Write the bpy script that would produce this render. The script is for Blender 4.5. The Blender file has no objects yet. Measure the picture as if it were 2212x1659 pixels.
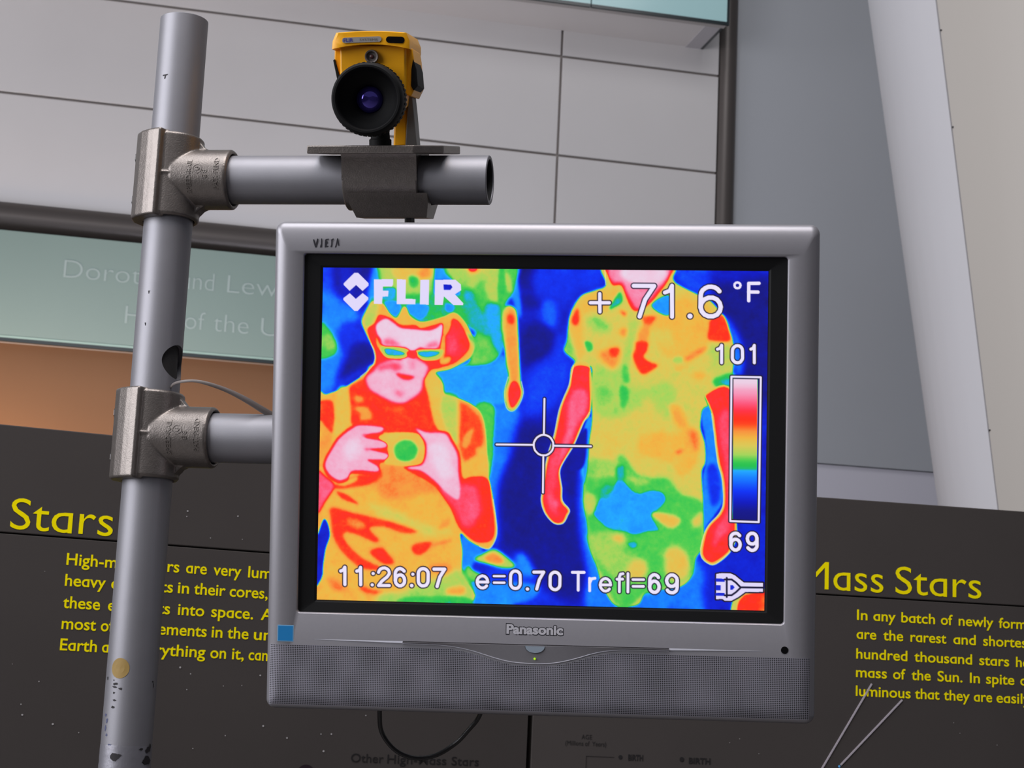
import bpy, math, random
import numpy as np
from math import sin, cos, pi, radians
from mathutils import Vector, Matrix, Euler

SC = bpy.context.scene
COL = SC.collection

# ------------------------------------------------------------------ camera
cam_data = bpy.data.cameras.new('camera')
cam = bpy.data.objects.new('camera', cam_data)
COL.objects.link(cam)
cam_data.sensor_width = 36.0
cam_data.lens = 3900.0 / 2212.0 * 36.0
cam_data.clip_start = 0.05
_f = Vector((0, cos(radians(10)), sin(radians(10))))
_u0 = Vector((0, -sin(radians(10)), cos(radians(10))))
_r0 = Vector((1, 0, 0))
_a = radians(2.6)
_u = _u0 * cos(_a) - _r0 * sin(_a)
_r = _r0 * cos(_a) + _u0 * sin(_a)
cam.matrix_world = Matrix(((_r.x, _u.x, -_f.x, 0), (_r.y, _u.y, -_f.y, 0), (_r.z, _u.z, -_f.z, 1.6), (0, 0, 0, 1)))
cam_data.dof.use_dof = True
cam_data.dof.focus_distance = 1.68
cam_data.dof.aperture_fstop = 30.0
SC.camera = cam

# ------------------------------------------------------------------ world and large lights
world = bpy.data.worlds.new('hall_ambient')
SC.world = world
world.use_nodes = True
bg = world.node_tree.nodes['Background']
bg.inputs['Color'].default_value = (0.88, 0.89, 1.0, 1)
bg.inputs['Strength'].default_value = 0.14

def area_light(name, loc, target, size, sizey, power, color):
    l = bpy.data.lights.new(name, 'AREA')
    l.shape = 'RECTANGLE'; l.size = size; l.size_y = sizey; l.energy = power; l.color = color
    o = bpy.data.objects.new(name, l); COL.objects.link(o)
    o.location = loc
    o.rotation_euler = (Vector(target) - Vector(loc)).to_track_quat('-Z', 'Y').to_euler()
    return o
# daylight of the glazed hall: two big soft sources above and left; wall and column fills are added
area_light('hall_daylight', (-3.6, 0.1, 3.1), (-0.2, 1.9, 1.9), 3.2, 3.0, 165, (0.94, 0.945, 1.0))
area_light('overhead_daylight', (-0.4, 0.9, 4.4), (0.0, 1.9, 1.9), 2.4, 1.8, 78, (0.96, 0.96, 1.0))
area_light('added_wall_fill', (-1.6, 7.3, 2.25), (-1.4, 8.5, 4.2), 4.0, 0.4, 31, (0.84, 0.86, 1.0))  # added uplight hidden behind the panels, brightens the lower white wall
area_light('added_wall_sidefill', (-4.2, 5.4, 4.4), (-1.0, 8.6, 3.9), 1.6, 1.6, 36, (0.94, 0.94, 1.0))  # added fill out of view at the left, lightens the white wall
area_light('added_grey_wall_fill', (1.1, 6.2, 5.9), (1.9, 9.1, 3.8), 1.4, 1.0, 19, (0.99, 0.98, 1.0))  # added fill out of view, brightens the grey wall
area_light('added_column_fill', (0.2, 2.6, 5.6), (1.9, 5.2, 3.4), 1.2, 1.2, 6, (0.95, 0.95, 1.0))  # added fill out of view, lifts the column
area_light('warm_downlight', (-0.15, 0.55, 4.7), (-0.25, 1.75, 2.1), 0.10, 0.10, 5, (1.0, 0.55, 0.25))

SC.view_settings.view_transform = 'Standard'
SC.view_settings.look = 'None'
SC.view_settings.gamma = 1.0
SC.view_settings.use_curve_mapping = False
SC.view_settings.exposure = 0.0

# ------------------------------------------------------------------ materials
def lin(c):
    return tuple(((v / 255) / 12.92 if v / 255 <= .04045 else ((v / 255 + .055) / 1.055) ** 2.4) for v in c)

def mat(name, rgb, rough=.5, metal=0.0, noise=0.0, nscale=40, bump=0.0, bscale=200, coat=0.0, spec=.5, aniso=None, emit=None, estr=1.0):
    m = bpy.data.materials.new(name); m.use_nodes = True
    nt = m.node_tree; N = nt.nodes; L = nt.links
    b = N['Principled BSDF']
    col = lin(rgb)
    b.inputs['Base Color'].default_value = (*col, 1)
    b.inputs['Roughness'].default_value = rough
    b.inputs['Metallic'].default_value = metal
    b.inputs['Coat Weight'].default_value = coat
    b.inputs['Specular IOR Level'].default_value = spec
    tc = N.new('ShaderNodeTexCoord')
    if noise:
        n = N.new('ShaderNodeTexNoise'); n.inputs['Scale'].default_value = nscale; n.inputs['Detail'].default_value = 5
        L.new(tc.outputs['Object'], n.inputs['Vector'])
        r = N.new('ShaderNodeValToRGB')
        r.color_ramp.elements[0].position = .3; r.color_ramp.elements[1].position = .7
        r.color_ramp.elements[0].color = (*[c * (1 - noise) for c in col], 1)
        r.color_ramp.elements[1].color = (*[min(1, c * (1 + noise)) for c in col], 1)
        L.new(n.outputs['Fac'], r.inputs['Fac']); L.new(r.outputs['Color'], b.inputs['Base Color'])
    if bump:
        n2 = N.new('ShaderNodeTexNoise'); n2.inputs['Scale'].default_value = bscale; n2.inputs['Detail'].default_value = 4
        L.new(tc.outputs['Object'], n2.inputs['Vector'])
        bp = N.new('ShaderNodeBump'); bp.inputs['Strength'].default_value = bump; bp.inputs['Distance'].default_value = .001
        L.new(n2.outputs['Fac'], bp.inputs['Height']); L.new(bp.outputs['Normal'], b.inputs['Normal'])
    if emit:
        b.inputs['Emission Color'].default_value = (*lin(emit), 1); b.inputs['Emission Strength'].default_value = estr
    return m

M = {}
M['wall'] = mat('white_wall_paint', (206, 203, 202), .65, noise=.03, nscale=1.2)
M['joint'] = mat('joint_shadow_gap', (150, 142, 138), .8)
M['greywall'] = mat('grey_blue_wall_paint', (176, 179, 184), .7, noise=.03, nscale=.9)
M['lavender'] = mat('pale_wall_paint', (214, 212, 222), .7)
M['bronze'] = mat('dark_bronze_trim', (88, 82, 79), .4, metal=.3)
M['orange'] = mat('ochre_recess_paint', (112, 80, 54), .8, noise=.03, nscale=2)
M['aqua'] = mat('frosted_aqua_glass', (129, 149, 142), .3, spec=.4, noise=.015, nscale=3)
M['aqua_bright'] = mat('pale_aqua_glass', (180, 220, 221), .2, spec=.4)
M['aqua_edge'] = mat('glass_edge_green', (20, 34, 38), .3)
M['aqua_light'] = mat('glass_lower_band', (150, 178, 168), .3)
M['etch'] = mat('etched_letter_frost', (160, 176, 172), .6)
M['column'] = mat('white_column_cladding', (220, 219, 223), .5, noise=.02, nscale=1.5)
M['column_warm'] = mat('warm_white_column_cladding', (196, 190, 182), .5)
M['floor'] = mat('hall_floor_terrazzo', (118, 114, 112), .5, noise=.1, nscale=3)
M['graphic'] = mat('charcoal_graphic_panel', (66, 61, 59), .75, spec=.3, noise=.05, nscale=6)
M['graphic_ink'] = mat('black_print', (24, 21, 22), .6)
M['yellow_ink'] = mat('yellow_print', (255, 236, 0), .95, spec=.08)
M['star_ink'] = mat('pale_star_print', (170, 166, 166), .6)
M['line_ink'] = mat('pale_line_print', (176, 168, 176), .6)
M['blue_ink'] = mat('pale_blue_print', (110, 190, 255), .5)
M['violet_ink'] = mat('dark_violet_print', (34, 20, 30), .5)
M['alu'] = mat('anodised_aluminium_tube', (142, 141, 146), .5, metal=.6, noise=.02, nscale=60, bump=.05, bscale=900)
M['cast'] = mat('cast_aluminium', (126, 119, 114), .35, metal=.7, noise=.08, nscale=150, bump=.25, bscale=700)
M['bore'] = mat('tube_bore_shade', (44, 42, 42), .7)  # dark colour stands for the shade inside the tubes
M['scuff'] = mat('black_scuff', (30, 26, 30), .7)
M['blue_scuff'] = mat('faded_blue_marker', (78, 82, 112), .6)
M['tan'] = mat('tan_sticker', (150, 122, 62), .6)
M['tape'] = mat('wrapped_tape', (146, 145, 152), .4, metal=.55, coat=.3, bump=.2, bscale=260)
M['silver'] = mat('silver_plastic', (150, 148, 153), .38, metal=.45, noise=.015, nscale=300)
M['silver_bright'] = mat('silver_rim_and_highlight', (205, 205, 215), .35, metal=.4)  # lighter silver for the flap rim, also paints the wedge highlights
M['silver_lens'] = mat('grey_button_plastic', (146, 158, 170), .3)
M['black'] = mat('matt_black_plastic', (13, 13, 14), .5, spec=.3)
M['blackgloss'] = mat('gloss_black_plastic', (10, 9, 11), .2)
M['housing'] = mat('grey_tv_housing', (60, 60, 64), .6)
M['logo_black'] = mat('logo_black_print', (26, 25, 34), .5)
M['logo_light'] = mat('logo_light_print', (196, 194, 200), .4)
M['sticker_blue'] = mat('blue_sticker', (20, 122, 185), .45)
M['sticker_rim'] = mat('sticker_pale_rim', (120, 170, 205), .45)
M['led'] = mat('green_led', (150, 200, 20), .4, emit=(170, 220, 20), estr=.8)
M['camyellow'] = mat('yellow_camera_plastic', (246, 172, 0), .42, noise=.02, nscale=80)
M['rubber'] = mat('black_rubber', (9, 9, 10), .7, spec=.25)
M['grip_grey'] = mat('grey_grip_rubber', (120, 118, 116), .6)
M['lenscoat'] = mat('violet_coated_lens', (92, 78, 190), .06, metal=.75, coat=.5)
M['badge'] = mat('silver_badge', (170, 166, 164), .35, metal=.3)
M['badge_blue'] = mat('badge_blue_print', (60, 62, 140), .5)
M['badge_dark'] = mat('badge_dark_print', (84, 80, 70), .5)
M['cable_grey'] = mat('grey_cable_sheath', (120, 112, 108), .5)
M['cable_black'] = mat('black_cable_sheath', (22, 20, 21), .3)
M['steel'] = mat('dark_steel_screw', (90, 88, 88), .35, metal=.9)

def grille_material():
    m = bpy.data.materials.new('perforated_silver_grille'); m.use_nodes = True
    nt = m.node_tree; N = nt.nodes; L = nt.links; b = N['Principled BSDF']
    b.inputs['Roughness'].default_value = .45; b.inputs['Metallic'].default_value = .2
    tc = N.new('ShaderNodeTexCoord'); sp = N.new('ShaderNodeSeparateXYZ'); L.new(tc.outputs['Object'], sp.inputs[0])
    def math_(op, a, v=None):
        n = N.new('ShaderNodeMath'); n.operation = op
        if hasattr(a, 'node'): L.new(a, n.inputs[0])
        else: n.inputs[0].default_value = a
        if v is not None:
            if hasattr(v, 'node'): L.new(v, n.inputs[1])
            else: n.inputs[1].default_value = v
        return n.outputs[0]
    p = .00166
    def cell(o): return math_('SUBTRACT', math_('FRACT', math_('DIVIDE', o, p)), .5)
    fx, fz = cell(sp.outputs['X']), cell(sp.outputs['Z'])
    d = math_('SQRT', math_('ADD', math_('MULTIPLY', fx, fx), math_('MULTIPLY', fz, fz)))
    hole = math_('LESS_THAN', d, .33)
    mx = N.new('ShaderNodeMix'); mx.data_type = 'RGBA'
    mx.inputs[6].default_value = (*lin((152, 150, 160)), 1); mx.inputs[7].default_value = (*lin((14, 14, 18)), 1)
    L.new(hole, mx.inputs[0]); L.new(mx.outputs[2], b.inputs['Base Color'])
    bp = N.new('ShaderNodeBump'); bp.inputs['Distance'].default_value = .0004; bp.inputs['Strength'].default_value = .5; bp.invert = True
    L.new(hole, bp.inputs['Height']); L.new(bp.outputs['Normal'], b.inputs['Normal'])
    return m
M['grille'] = grille_material()

def screen_material():
    m = bpy.data.materials.new('lit_screen_image'); m.use_nodes = True
    nt = m.node_tree; N = nt.nodes; L = nt.links; b = N['Principled BSDF']
    b.inputs['Base Color'].default_value = (.005, .005, .006, 1); b.inputs['Roughness'].default_value = .45
    b.inputs['Specular IOR Level'].default_value = .2
    at = N.new('ShaderNodeAttribute'); at.attribute_name = 'picture'
    L.new(at.outputs['Color'], b.inputs['Emission Color']); b.inputs['Emission Strength'].default_value = 1.0
    return m
M['screen'] = screen_material()

# ------------------------------------------------------------------ mesh helpers
class MB:
    def __init__(s): s.v = []; s.f = []
    def add(s, verts, faces, mx=None):
        n = len(s.v)
        for p in verts:
            p = Vector(p)
            s.v.append(tuple(mx @ p) if mx is not None else tuple(p))
        s.f += [tuple(i + n for i in f) for f in faces]
        return s
    def box(s, a, b, mx=None):
        x0, y0, z0 = a; x1, y1, z1 = b
        v = [(x0,y0,z0),(x1,y0,z0),(x1,y1,z0),(x0,y1,z0),(x0,y0,z1),(x1,y0,z1),(x1,y1,z1),(x0,y1,z1)]
        return s.add(v, [(0,3,2,1),(4,5,6,7),(0,1,5,4),(1,2,6,5),(2,3,7,6),(3,0,4,7)], mx)
    def lathe(s, prof, mx=None, n=48, close=False):
        # prof: (radius, height) revolved about local z
        v = []; f = []
        for r, h in prof:
            for k in range(n):
                a = 2 * pi * k / n; v.append((r * cos(a), r * sin(a), h))
        m = len(prof)
        rng = range(m) if close else range(m - 1)
        for i in rng:
            j = (i + 1) % m
            for k in range(n):
                k2 = (k + 1) % n
                f.append((i*n+k, i*n+k2, j*n+k2, j*n+k))
        return s.add(v, f, mx)
    def prism(s, poly, d0, d1, mx=None, cap=True):
        # poly (x, z) extruded along y from d0 to d1
        n = len(poly)
        v = [(x, d0, z) for x, z in poly] + [(x, d1, z) for x, z in poly]
        f = [(i, (i+1) % n, n + (i+1) % n, n + i) for i in range(n)]
        if cap: f += [tuple(range(n))[::-1], tuple(range(n, 2*n))]
        return s.add(v, f, mx)
    def path(s, pts, rad, n=12, flat=1.0):
        P = [Vector(p) for p in pts]
        # resample by Catmull-Rom
        Q = []; R = []
        rr = rad if isinstance(rad, (list, tuple)) else [rad] * len(P)
        for i in range(len(P) - 1):
            a, b, c, d = P[max(i-1, 0)], P[i], P[i+1], P[min(i+2, len(P)-1)]
            for k in range(6):
                t = k / 6
                Q.append(.5 * (2*b + (c-a)*t + (2*a-5*b+4*c-d)*t*t + (3*b-a-3*c+d)*t**3)); R.append(rr[i]*(1-t)+rr[i+1]*t)
        Q.append(P[-1]); R.append(rr[-1])
        v = []; f = []
        up = Vector((0, 1, 0))
        for i, q in enumerate(Q):
            t = (Q[min(i+1, len(Q)-1)] - Q[max(i-1, 0)]).normalized()
            sx = t.cross(up).normalized(); sy = sx.cross(t)
            for k in range(n):
                a = 2*pi*k/n
                v.append(q + sx*cos(a)*R[i] + sy*sin(a)*R[i]*flat)
        for i in range(len(Q)-1):
            for k in range(n):
                f.append((i*n+k, i*n+(k+1) % n, (i+1)*n+(k+1) % n, (i+1)*n+k))
        f += [tuple(range(n))[::-1], tuple(range((len(Q)-1)*n, len(Q)*n))]
        return s.add(v, f)
    def build(s, name, m, parent=None, angle=35, bevel=0, smooth=True):
        me = bpy.data.meshes.new(name)
        me.from_pydata(s.v, [], s.f); me.update()
        import bmesh
        bm = bmesh.new(); bm.from_mesh(me)
        bmesh.ops.remove_doubles(bm, verts=bm.verts, dist=1e-6)
        bmesh.ops.recalc_face_normals(bm, faces=bm.faces)
        bm.to_mesh(me); bm.free()
        if smooth:
            me.polygons.foreach_set('use_smooth', [True]*len(me.polygons))
            me.set_sharp_from_angle(angle=radians(angle))
        me.materials.append(m)
        o = bpy.data.objects.new(name, me); COL.objects.link(o)
        if parent: o.parent = parent
        if bevel:
            b = o.modifiers.new('bevel', 'BEVEL'); b.width = bevel; b.segments = 3; b.limit_method = 'ANGLE'
        return o

def raw(name, verts, faces, m, parent=None):
    me = bpy.data.meshes.new(name); me.from_pydata([tuple(v) for v in verts], [], faces); me.update()
    me.materials.append(m)
    o = bpy.data.objects.new(name, me); COL.objects.link(o)
    if parent: o.parent = parent
    return o

def empty(name, mx, label, cat, group=None, parent=None):
    o = bpy.data.objects.new(name, None); COL.objects.link(o)
    o.empty_display_size = .05
    o.matrix_world = mx
    o['label'] = label; o['category'] = cat
    if group: o['group'] = group
    return o
def tag(o, label, cat, group=None):
    o['label'] = label; o['category'] = cat
    if group: o['group'] = group
def structure(o): o['kind'] = 'structure'; return o

_cache = {}
def glyphs(text, weight=0.0, depth=0.0, res=4):
    key = (text, weight, depth, res)
    if key not in _cache:
        cu = bpy.data.curves.new('t', 'FONT'); cu.body = text; cu.size = 1.0; cu.offset = weight; cu.extrude = depth
        cu.resolution_u = res
        ob = bpy.data.objects.new('t', cu)
        me = bpy.data.meshes.new_from_object(ob)
        v = np.zeros(len(me.vertices)*3); me.vertices.foreach_get('co', v); v = v.reshape(-1, 3)
        f = [tuple(p.vertices) for p in me.polygons]
        bpy.data.objects.remove(ob); bpy.data.curves.remove(cu); bpy.data.meshes.remove(me)
        _cache[key] = (v, f)
    v, f = _cache[key]
    return v.copy(), f
CAP = glyphs('H')[0][:, 1].max()

def single_storey(w, weight):
    """the panel face has a one-storey a: take the bowl and stem of a q without its tail"""
    t = w.replace('a', 'q')
    v, f = glyphs(t, weight)
    if 'a' in w:
        for i, ch in enumerate(w):
            if ch == 'a':
                lo = glyphs(t[:i], weight)[0][:, 0].max() - .01 if i else -1
                hi = glyphs(t[:i+1], weight)[0][:, 0].max() + .002
                k = (v[:, 0] > lo) & (v[:, 0] <= hi) & (v[:, 1] < 0)
                v[k, 1] = np.maximum(v[k, 1], -.004)
    return v, f

def words(rows, cap, off, weight=0.0, one=False):
    """rows: (z, [(word, s0, s1)]) on a wall-local plane; returns verts (s, off, z), faces"""
    V = []; F = []
    for z, ws in rows:
        for w, s0, s1 in ws:
            v, f = single_storey(w, weight) if one else glyphs(w, weight)
            x0, x1 = v[:, 0].min(), v[:, 0].max()
            n = len(V)
            for p in v: V.append((s0 + (p[0]-x0)/(x1-x0)*(s1-s0), off, z + p[1]*cap/CAP))
            F += [tuple(i+n for i in q) for q in f]
    return V, F

def word_parts(name, rows, cap, off, weight, m, parent):
    for z_, ws in rows:
        for w, a, b in ws:
            vv, ff = words([(z_, [(w, a, b)])], cap, off, weight, True)
            raw(name, vv, ff, m, parent)

def frame(origin, yaw):
    return Matrix.Translation(Vector(origin)) @ Matrix.Rotation(yaw, 4, 'Z')

# ------------------------------------------------------------------ setting: walls, floor
PW = (-0.06926198, 8.65141256, 0.0)
WF = frame(PW, radians(12.7))          # wall frame: x along the wall, y away from us, z up
def on_wall(o): o.matrix_world = WF; return o

floor = MB().box((-9, -4, -.1), (9, 12, 0)).build('floor', M['floor']); structure(floor)

structure(MB().box((-7, -4.0, 0), (7, -3.8, 2.4)).build('wall_rear_added', mat('added_rear_wall_dark', (92, 92, 96), .8), smooth=False))  # unseen low dark wall, added so the television reflects dark below
back = MB()
back.box((-6.0, .02, 3.70), (1.09, .3, 7.2))
back.box((.95, .02, 0), (1.09, .3, 3.7)); back.box((-6.0, .02, 3.13), (.95, .3, 3.7))
wall_back = structure(on_wall(back.build('wall_back', M['joint'], smooth=False)))
zs = [3.72, 4.309, 4.829, 5.35, 5.87, 6.39, 6.9]
xs = [-6.0, -2.93, .2515, 1.088]
for i in range(len(zs)-1):
    for j in range(len(xs)-1):
        g = .0065
        MB().box((xs[j]+g, 0, zs[i]+g), (xs[j+1]-(0 if j == 2 else g), .019, zs[i+1]-g)).build('wall_panel', M['wall'], wall_back, smooth=False, bevel=.002)
# ochre recess under the glass sign
rec = MB().box((-6.0, .06, 0), (.95, .2, 3.13))
structure(on_wall(rec.build('wall_recess', M['orange'], smooth=False)))
# the grey-blue wall to the right and its pale lower part
structure(on_wall(MB().box((1.195, .03, 2.8635), (5.0, .2, 7.2)).build('wall_right', M['greywall'], smooth=False)))
structure(on_wall(MB().box((1.09, .05, 0), (5.0, .2, 2.860)).build('wall_right_lower', M['lavender'], smooth=False)))
# dark bronze trims, half-round
def half_round(L0, L1, c, r, vertical):
    n = 20; v = []; f = []
    for t in (L0, L1):
        for k in range(n+1):
            a = pi*k/n
            if vertical: v.append((c + r*cos(a), .03 - r*.9*sin(a), t))
            else: v.append((t, .03 - r*.9*sin(a), c + r*cos(a)))
    for k in range(n): f.append((k, k+1, n+2+k, n+1+k))
    f += [tuple(range(n+1)), tuple(range(n+1, 2*n+2))]
    return MB().add(v, f)
structure(on_wall(half_round(-6.0, 1.10, 3.7175, .073, False).build('trim_1', M['bronze'])))
structure(on_wall(half_round(2.6, 7.2, 1.1415, .0535, True).build('trim_2', M['bronze'])))

# warm lamp that stands in the recess, out of sight behind the exhibit panel
def warm_lamp(s, power, sx):
    l = bpy.data.lights.new('recess_lamp', 'AREA'); l.shape = 'RECTANGLE'; l.size = sx; l.size_y = .25; l.energy = power; l.color = (1.0, .58, .2)
    o = bpy.data.objects.new('recess_lamp', l); COL.objects.link(o)
    p = WF @ Vector((s, -.35, 2.40)); q = WF @ Vector((s, .06, 2.85))
    o.location = p; o.rotation_euler = (q-p).to_track_quat('-Z', 'Y').to_euler()
warm_lamp(-2.6, 8.0, 1.2)
warm_lamp(-1.3, 3.0, .8)

# ------------------------------------------------------------------ frosted glass sign on the wall
sign = empty('glass_sign', WF @ Matrix.Translation((-1.5, -.06, 3.1)), 'frosted aqua glass sign strip with faint etched donor lettering below dark trim', 'sign')
sx0, sx1 = -4.4, 2.3
MB().box((sx0, 0, .045), (sx1, .02, .535)).build('pane', M['aqua'], sign, smooth=False, bevel=.002)
MB().box((sx0, -.001, .034), (sx1, .02, .044)).build('lower_band', M['aqua_light'], sign, smooth=False)
MB().box((sx0, -.001, .018), (sx1, .022, .0335)).build('glass_edge', M['aqua_edge'], sign, smooth=False)
word_parts('etched_lettering', [(3.438-3.1, [('Dorothy', -2.0859+1.5, -1.6027+1.5), ('and', -1.5537+1.5, -1.3979+1.5), ('Lewis', -1.3359+1.5, -1.0117+1.5)]),
              (3.2477-3.1, [('Hall', -1.7929+1.5, -1.586+1.5), ('of', -1.5197+1.5, -1.4258+1.5), ('the', -1.3866+1.5, -1.2235+1.5), ('Universe', -1.1655+1.5, -0.6146+1.5)])], .085, -.0015, -.012, M['etch'], sign)

# ------------------------------------------------------------------ glass-fronted ledge high on the wall
H = 4.9656
ledge = empty('glass_ledge', WF @ Matrix.Translation((0, 0, H)), 'pale aqua glass-fronted ledge jutting from the white wall at the top edge', 'ledge')
yf = -.36
MB().box((-4.5, yf+.03, .0), (.965, 0, .05)).build('soffit', M['wall'], ledge, smooth=False)
MB().box((-4.5, yf+.012, -.006), (1.0, yf+.045, .0)).build('front_rail', mat('ledge_rail_paint', (168, 164, 162), .6), ledge, smooth=False)
MB().box((.905, yf+.045, -.004), (.985, .0, .052)).build('end_bracket', mat('ledge_bracket_grey', (178, 176, 180), .5), ledge, smooth=False)
MB().box((.986, yf+.02, -.004), (1.0, .0, .052)).build('end_edge', M['aqua_edge'], ledge, smooth=False)
for a, b in ((-4.5, .297), (.303, 1.0)):
    p = MB().box((a, yf, .012), (b, yf+.012, 1.1)).build('glass_pane', M['aqua_bright'], ledge, smooth=False)
    MB().box((a, yf-.001, -.004), (b, yf+.013, .0118)).build('glass_edge', M['aqua_edge'], ledge, smooth=False)
MB().box((1.0005, yf-.001, -.004), (1.012, yf+.013, 1.1)).build('glass_edge', M['aqua_edge'], ledge, smooth=False)

# ------------------------------------------------------------------ leaning white column
A = Vector((1.63120698, 5.01066854, 3.70457016)); B = Vector((1.72140986, 4.97074726, 2.20334388))
ax = (A - B); dlen = ax.length; ax.normalize()
zq = ax.to_track_quat('Z', 'Y').to_matrix().to_4x4()
# measure angle round the axis so that 0 looks at the hall's viewpoint
tocam = Vector((0, 0, 1.6)) - (A+B)/2; tocam -= ax*tocam.dot(ax); tocam.normalize()
lx = zq.to_3x3() @ Vector((1, 0, 0)); ly = zq.to_3x3() @ Vector((0, 1, 0))
a0 = math.atan2(tocam.dot(ly), tocam.dot(lx))
t0, t1 = -2.27/ax.z, 3.0
column = empty('leaning_column', Matrix.Translation(B) @ zq, 'thick white clad column leaning left with one long seam', 'column')
def rad(t): return .51 + (.62-.51)/dlen*t
def sector(p0, p1, r_off, tA, tB, th):
    mb = MB(); n = 14; v = []; f = []
    for t in (tA, tB):
        for rr in (rad(t)+r_off, rad(t)+r_off-th):
            for k in range(n+1):
                a = a0 + p0 + (p1-p0)*k/n
                v.append((rr*cos(a), rr*sin(a), t))
    m = n+1
    for k in range(n):
        f += [(k, k+1, 2*m+k+1, 2*m+k), (m+k, 3*m+k, 3*m+k+1, m+k+1), (k, m+k, m+k+1, k+1), (2*m+k, 2*m+k+1, 3*m+k+1, 3*m+k)]
    f += [(0, 2*m, 3*m, m), (n, m+n, 3*m+n, 2*m+n)]
    return mb.add(v, f)
MB().lathe([(rad(t0)-.02, t0), (rad(t1)-.02, t1)], n=40).build('core', M['joint'], column)
seam = radians(-(90-50.5))
gap = .0045
cuts = [seam, seam+radians(100), seam+radians(190), seam+radians(270), seam+radians(360)]
for i in range(4):
    sector(cuts[i]+gap, cuts[i+1]-gap, 0, t0, t1, .015).build('cladding_panel', M['column_warm'] if i == 0 else M['column'], column)
for t in (1.285, 1.01, .18):
    r = rad(t); a = a0 + seam + .008
    MB().lathe([(0.0001, .002), (.003, .0015), (.0035, -.006)], Matrix.Translation((r*cos(a), r*sin(a), t)) @ Matrix.Rotation(a, 4, 'Z') @ Matrix.Rotation(pi/2, 4, 'Y'), 10).build('seam_screw', M['steel'], column)

# ------------------------------------------------------------------ exhibit panels
P0 = (0.04504738, 2.60771563, 0.0)
LF = frame(P0, radians(22.7)); RF = frame(P0, radians(11.6))
left = empty('exhibit_panel', LF, 'charcoal exhibit panel with yellow lettering behind the upright pipe', 'sign')
right = empty('exhibit_panel', RF, 'charcoal exhibit panel with yellow lettering right of the television', 'sign')
def boards(par, s0, s1, zg, top):
    MB().box((s0, 0, zg+.0009), (s1, .03, top)).build('upper_board', M['graphic'], par, smooth=False, bevel=.0015)
    MB().box((s0, 0, 0), (s1, .03, zg-.0009)).build('lower_board', M['graphic'], par, smooth=False, bevel=.0008)
    MB().box((s0+.01, .02, .01), (s1-.01, .035, top-.01)).build('backing', M['black'], par, smooth=False)
boards(left, -1.5, -.0005, 1.7852, 1.9249)
boards(right, .0062, 1.6, 1.7789, 1.9244)
MB().box((-.030, .036, 0), (.060, .050, 1.915)).build('joint_strip', M['black'], left, smooth=False)  # black strip behind the seam, widened to block light leaking from the recess
OFFT = -.0006
word_parts('title_lettering', [(1.7913, [('Stars', -.739, -.6075)])], .0397, OFFT, -.003, M['yellow_ink'], left)
word_parts('body_lettering', [
 (1.7504, [('High-mass', -.6636, -.5689), ('stars', -.5597, -.5156), ('are', -.5065, -.4784), ('very', -.4693, -.4313), ('luminous,', -.4217, -.3338)]),
 (1.7233, [('heavy', -.6632, -.6107), ('elements', -.6035, -.5221), ('in', -.5154, -.5004), ('their', -.4937, -.4511), ('cores,', -.4452, -.3926)]),
 (1.6948, [('these', -.6632, -.6157), ('elements', -.6054, -.5237), ('into', -.5131, -.4778), ('space.', -.4682, -.4108), ('A', -.4001, -.383)]),
 (1.6679, [('most', -.6627, -.6187), ('of', -.6124, -.5958), ('the', -.5891, -.5594), ('elements', -.5525, -.4724), ('in', -.4657, -.451), ('the', -.4443, -.4153), ('universe.', -.4079, -.3121)]),
 (1.6406, [('Earth', -.6624, -.6153), ('and', -.6085, -.5808), ('everything', -.5732, -.4722), ('on', -.4654, -.4441), ('it,', -.436, -.4197), ('came', -.4132, -.3714)])], .0148, OFFT, .012, M['yellow_ink'], left)
word_parts('black_lettering', [(1.5111, [('Other', -.2609, -.2142), ('High-Mass', -.2087, -.1221), ('Stars', -.1142, -.0733)])], .0113, OFFT, .004, M['graphic_ink'], left)
word_parts('title_lettering', [(1.7868, [('High-', .268, .392), ('Mass', .4066, .5359), ('Stars', .5553, .6946)])], .0408, OFFT, -.003, M['yellow_ink'], right)
word_parts('body_lettering', [
 (1.7447, [('In', .4944, .5111), ('any', .5205, .556), ('batch', .5651, .6194), ('of', .6289, .6478), ('newly', .6577, .7143), ('formed', .7233, .7909)]),
 (1.7167, [('are', .4941, .5254), ('the', .5366, .5684), ('rarest', .58, .6378), ('and', .6492, .6856), ('shortest', .6977, .7778)]),
 (1.6875, [('hundred', .4939, .5752), ('thousand', .5864, .6796), ('stars', .6913, .7401), ('have', .7513, .7953)]),
 (1.6603, [('mass', .4939, .5427), ('of', .5527, .5723), ('the', .5822, .6129), ('Sun.', .6238, .6641), ('In', .6761, .6923), ('spite', .7024, .7486), ('of', .7582, .7775)]),
 (1.6329, [('luminous', .4939, .5808), ('that', .5877, .6271), ('they', .634, .6758), ('are', .6825, .7122), ('easily', .7192, .7741)])], .0148, OFFT, .012, M['yellow_ink'], right)
for rows_, cap_, wt in (([(1.5536, [('AGE', .0784, .0936)]), (1.5444, [('(Millions', .055, .0814), ('of', .084, .0904), ('Years)', .0943, .1151)])], .0062, .0),
    ([(1.5265, [('BIRTH', .1483, .1705)]), (1.5254, [('BIRTH', .239, .2716)])], .0078, .03)):
    word_parts('black_lettering', rows_, cap_, OFFT, wt, M['graphic_ink'], right)
def disc(mb, s, z, r, off=-.0007, n=10):
    mb.add([(s+r*cos(2*pi*k/n), off, z+r*sin(2*pi*k/n)) for k in range(n)], [tuple(range(n))])
for a_, b_, r_ in ((.1367, 1.5304, .0029), (.2283, 1.5306, .0033)):
    mb = MB(); disc(mb, a_, b_, r_, n=16); mb.build('diagram_dot', M['graphic_ink'], right, smooth=False)
mb = MB()
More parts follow.
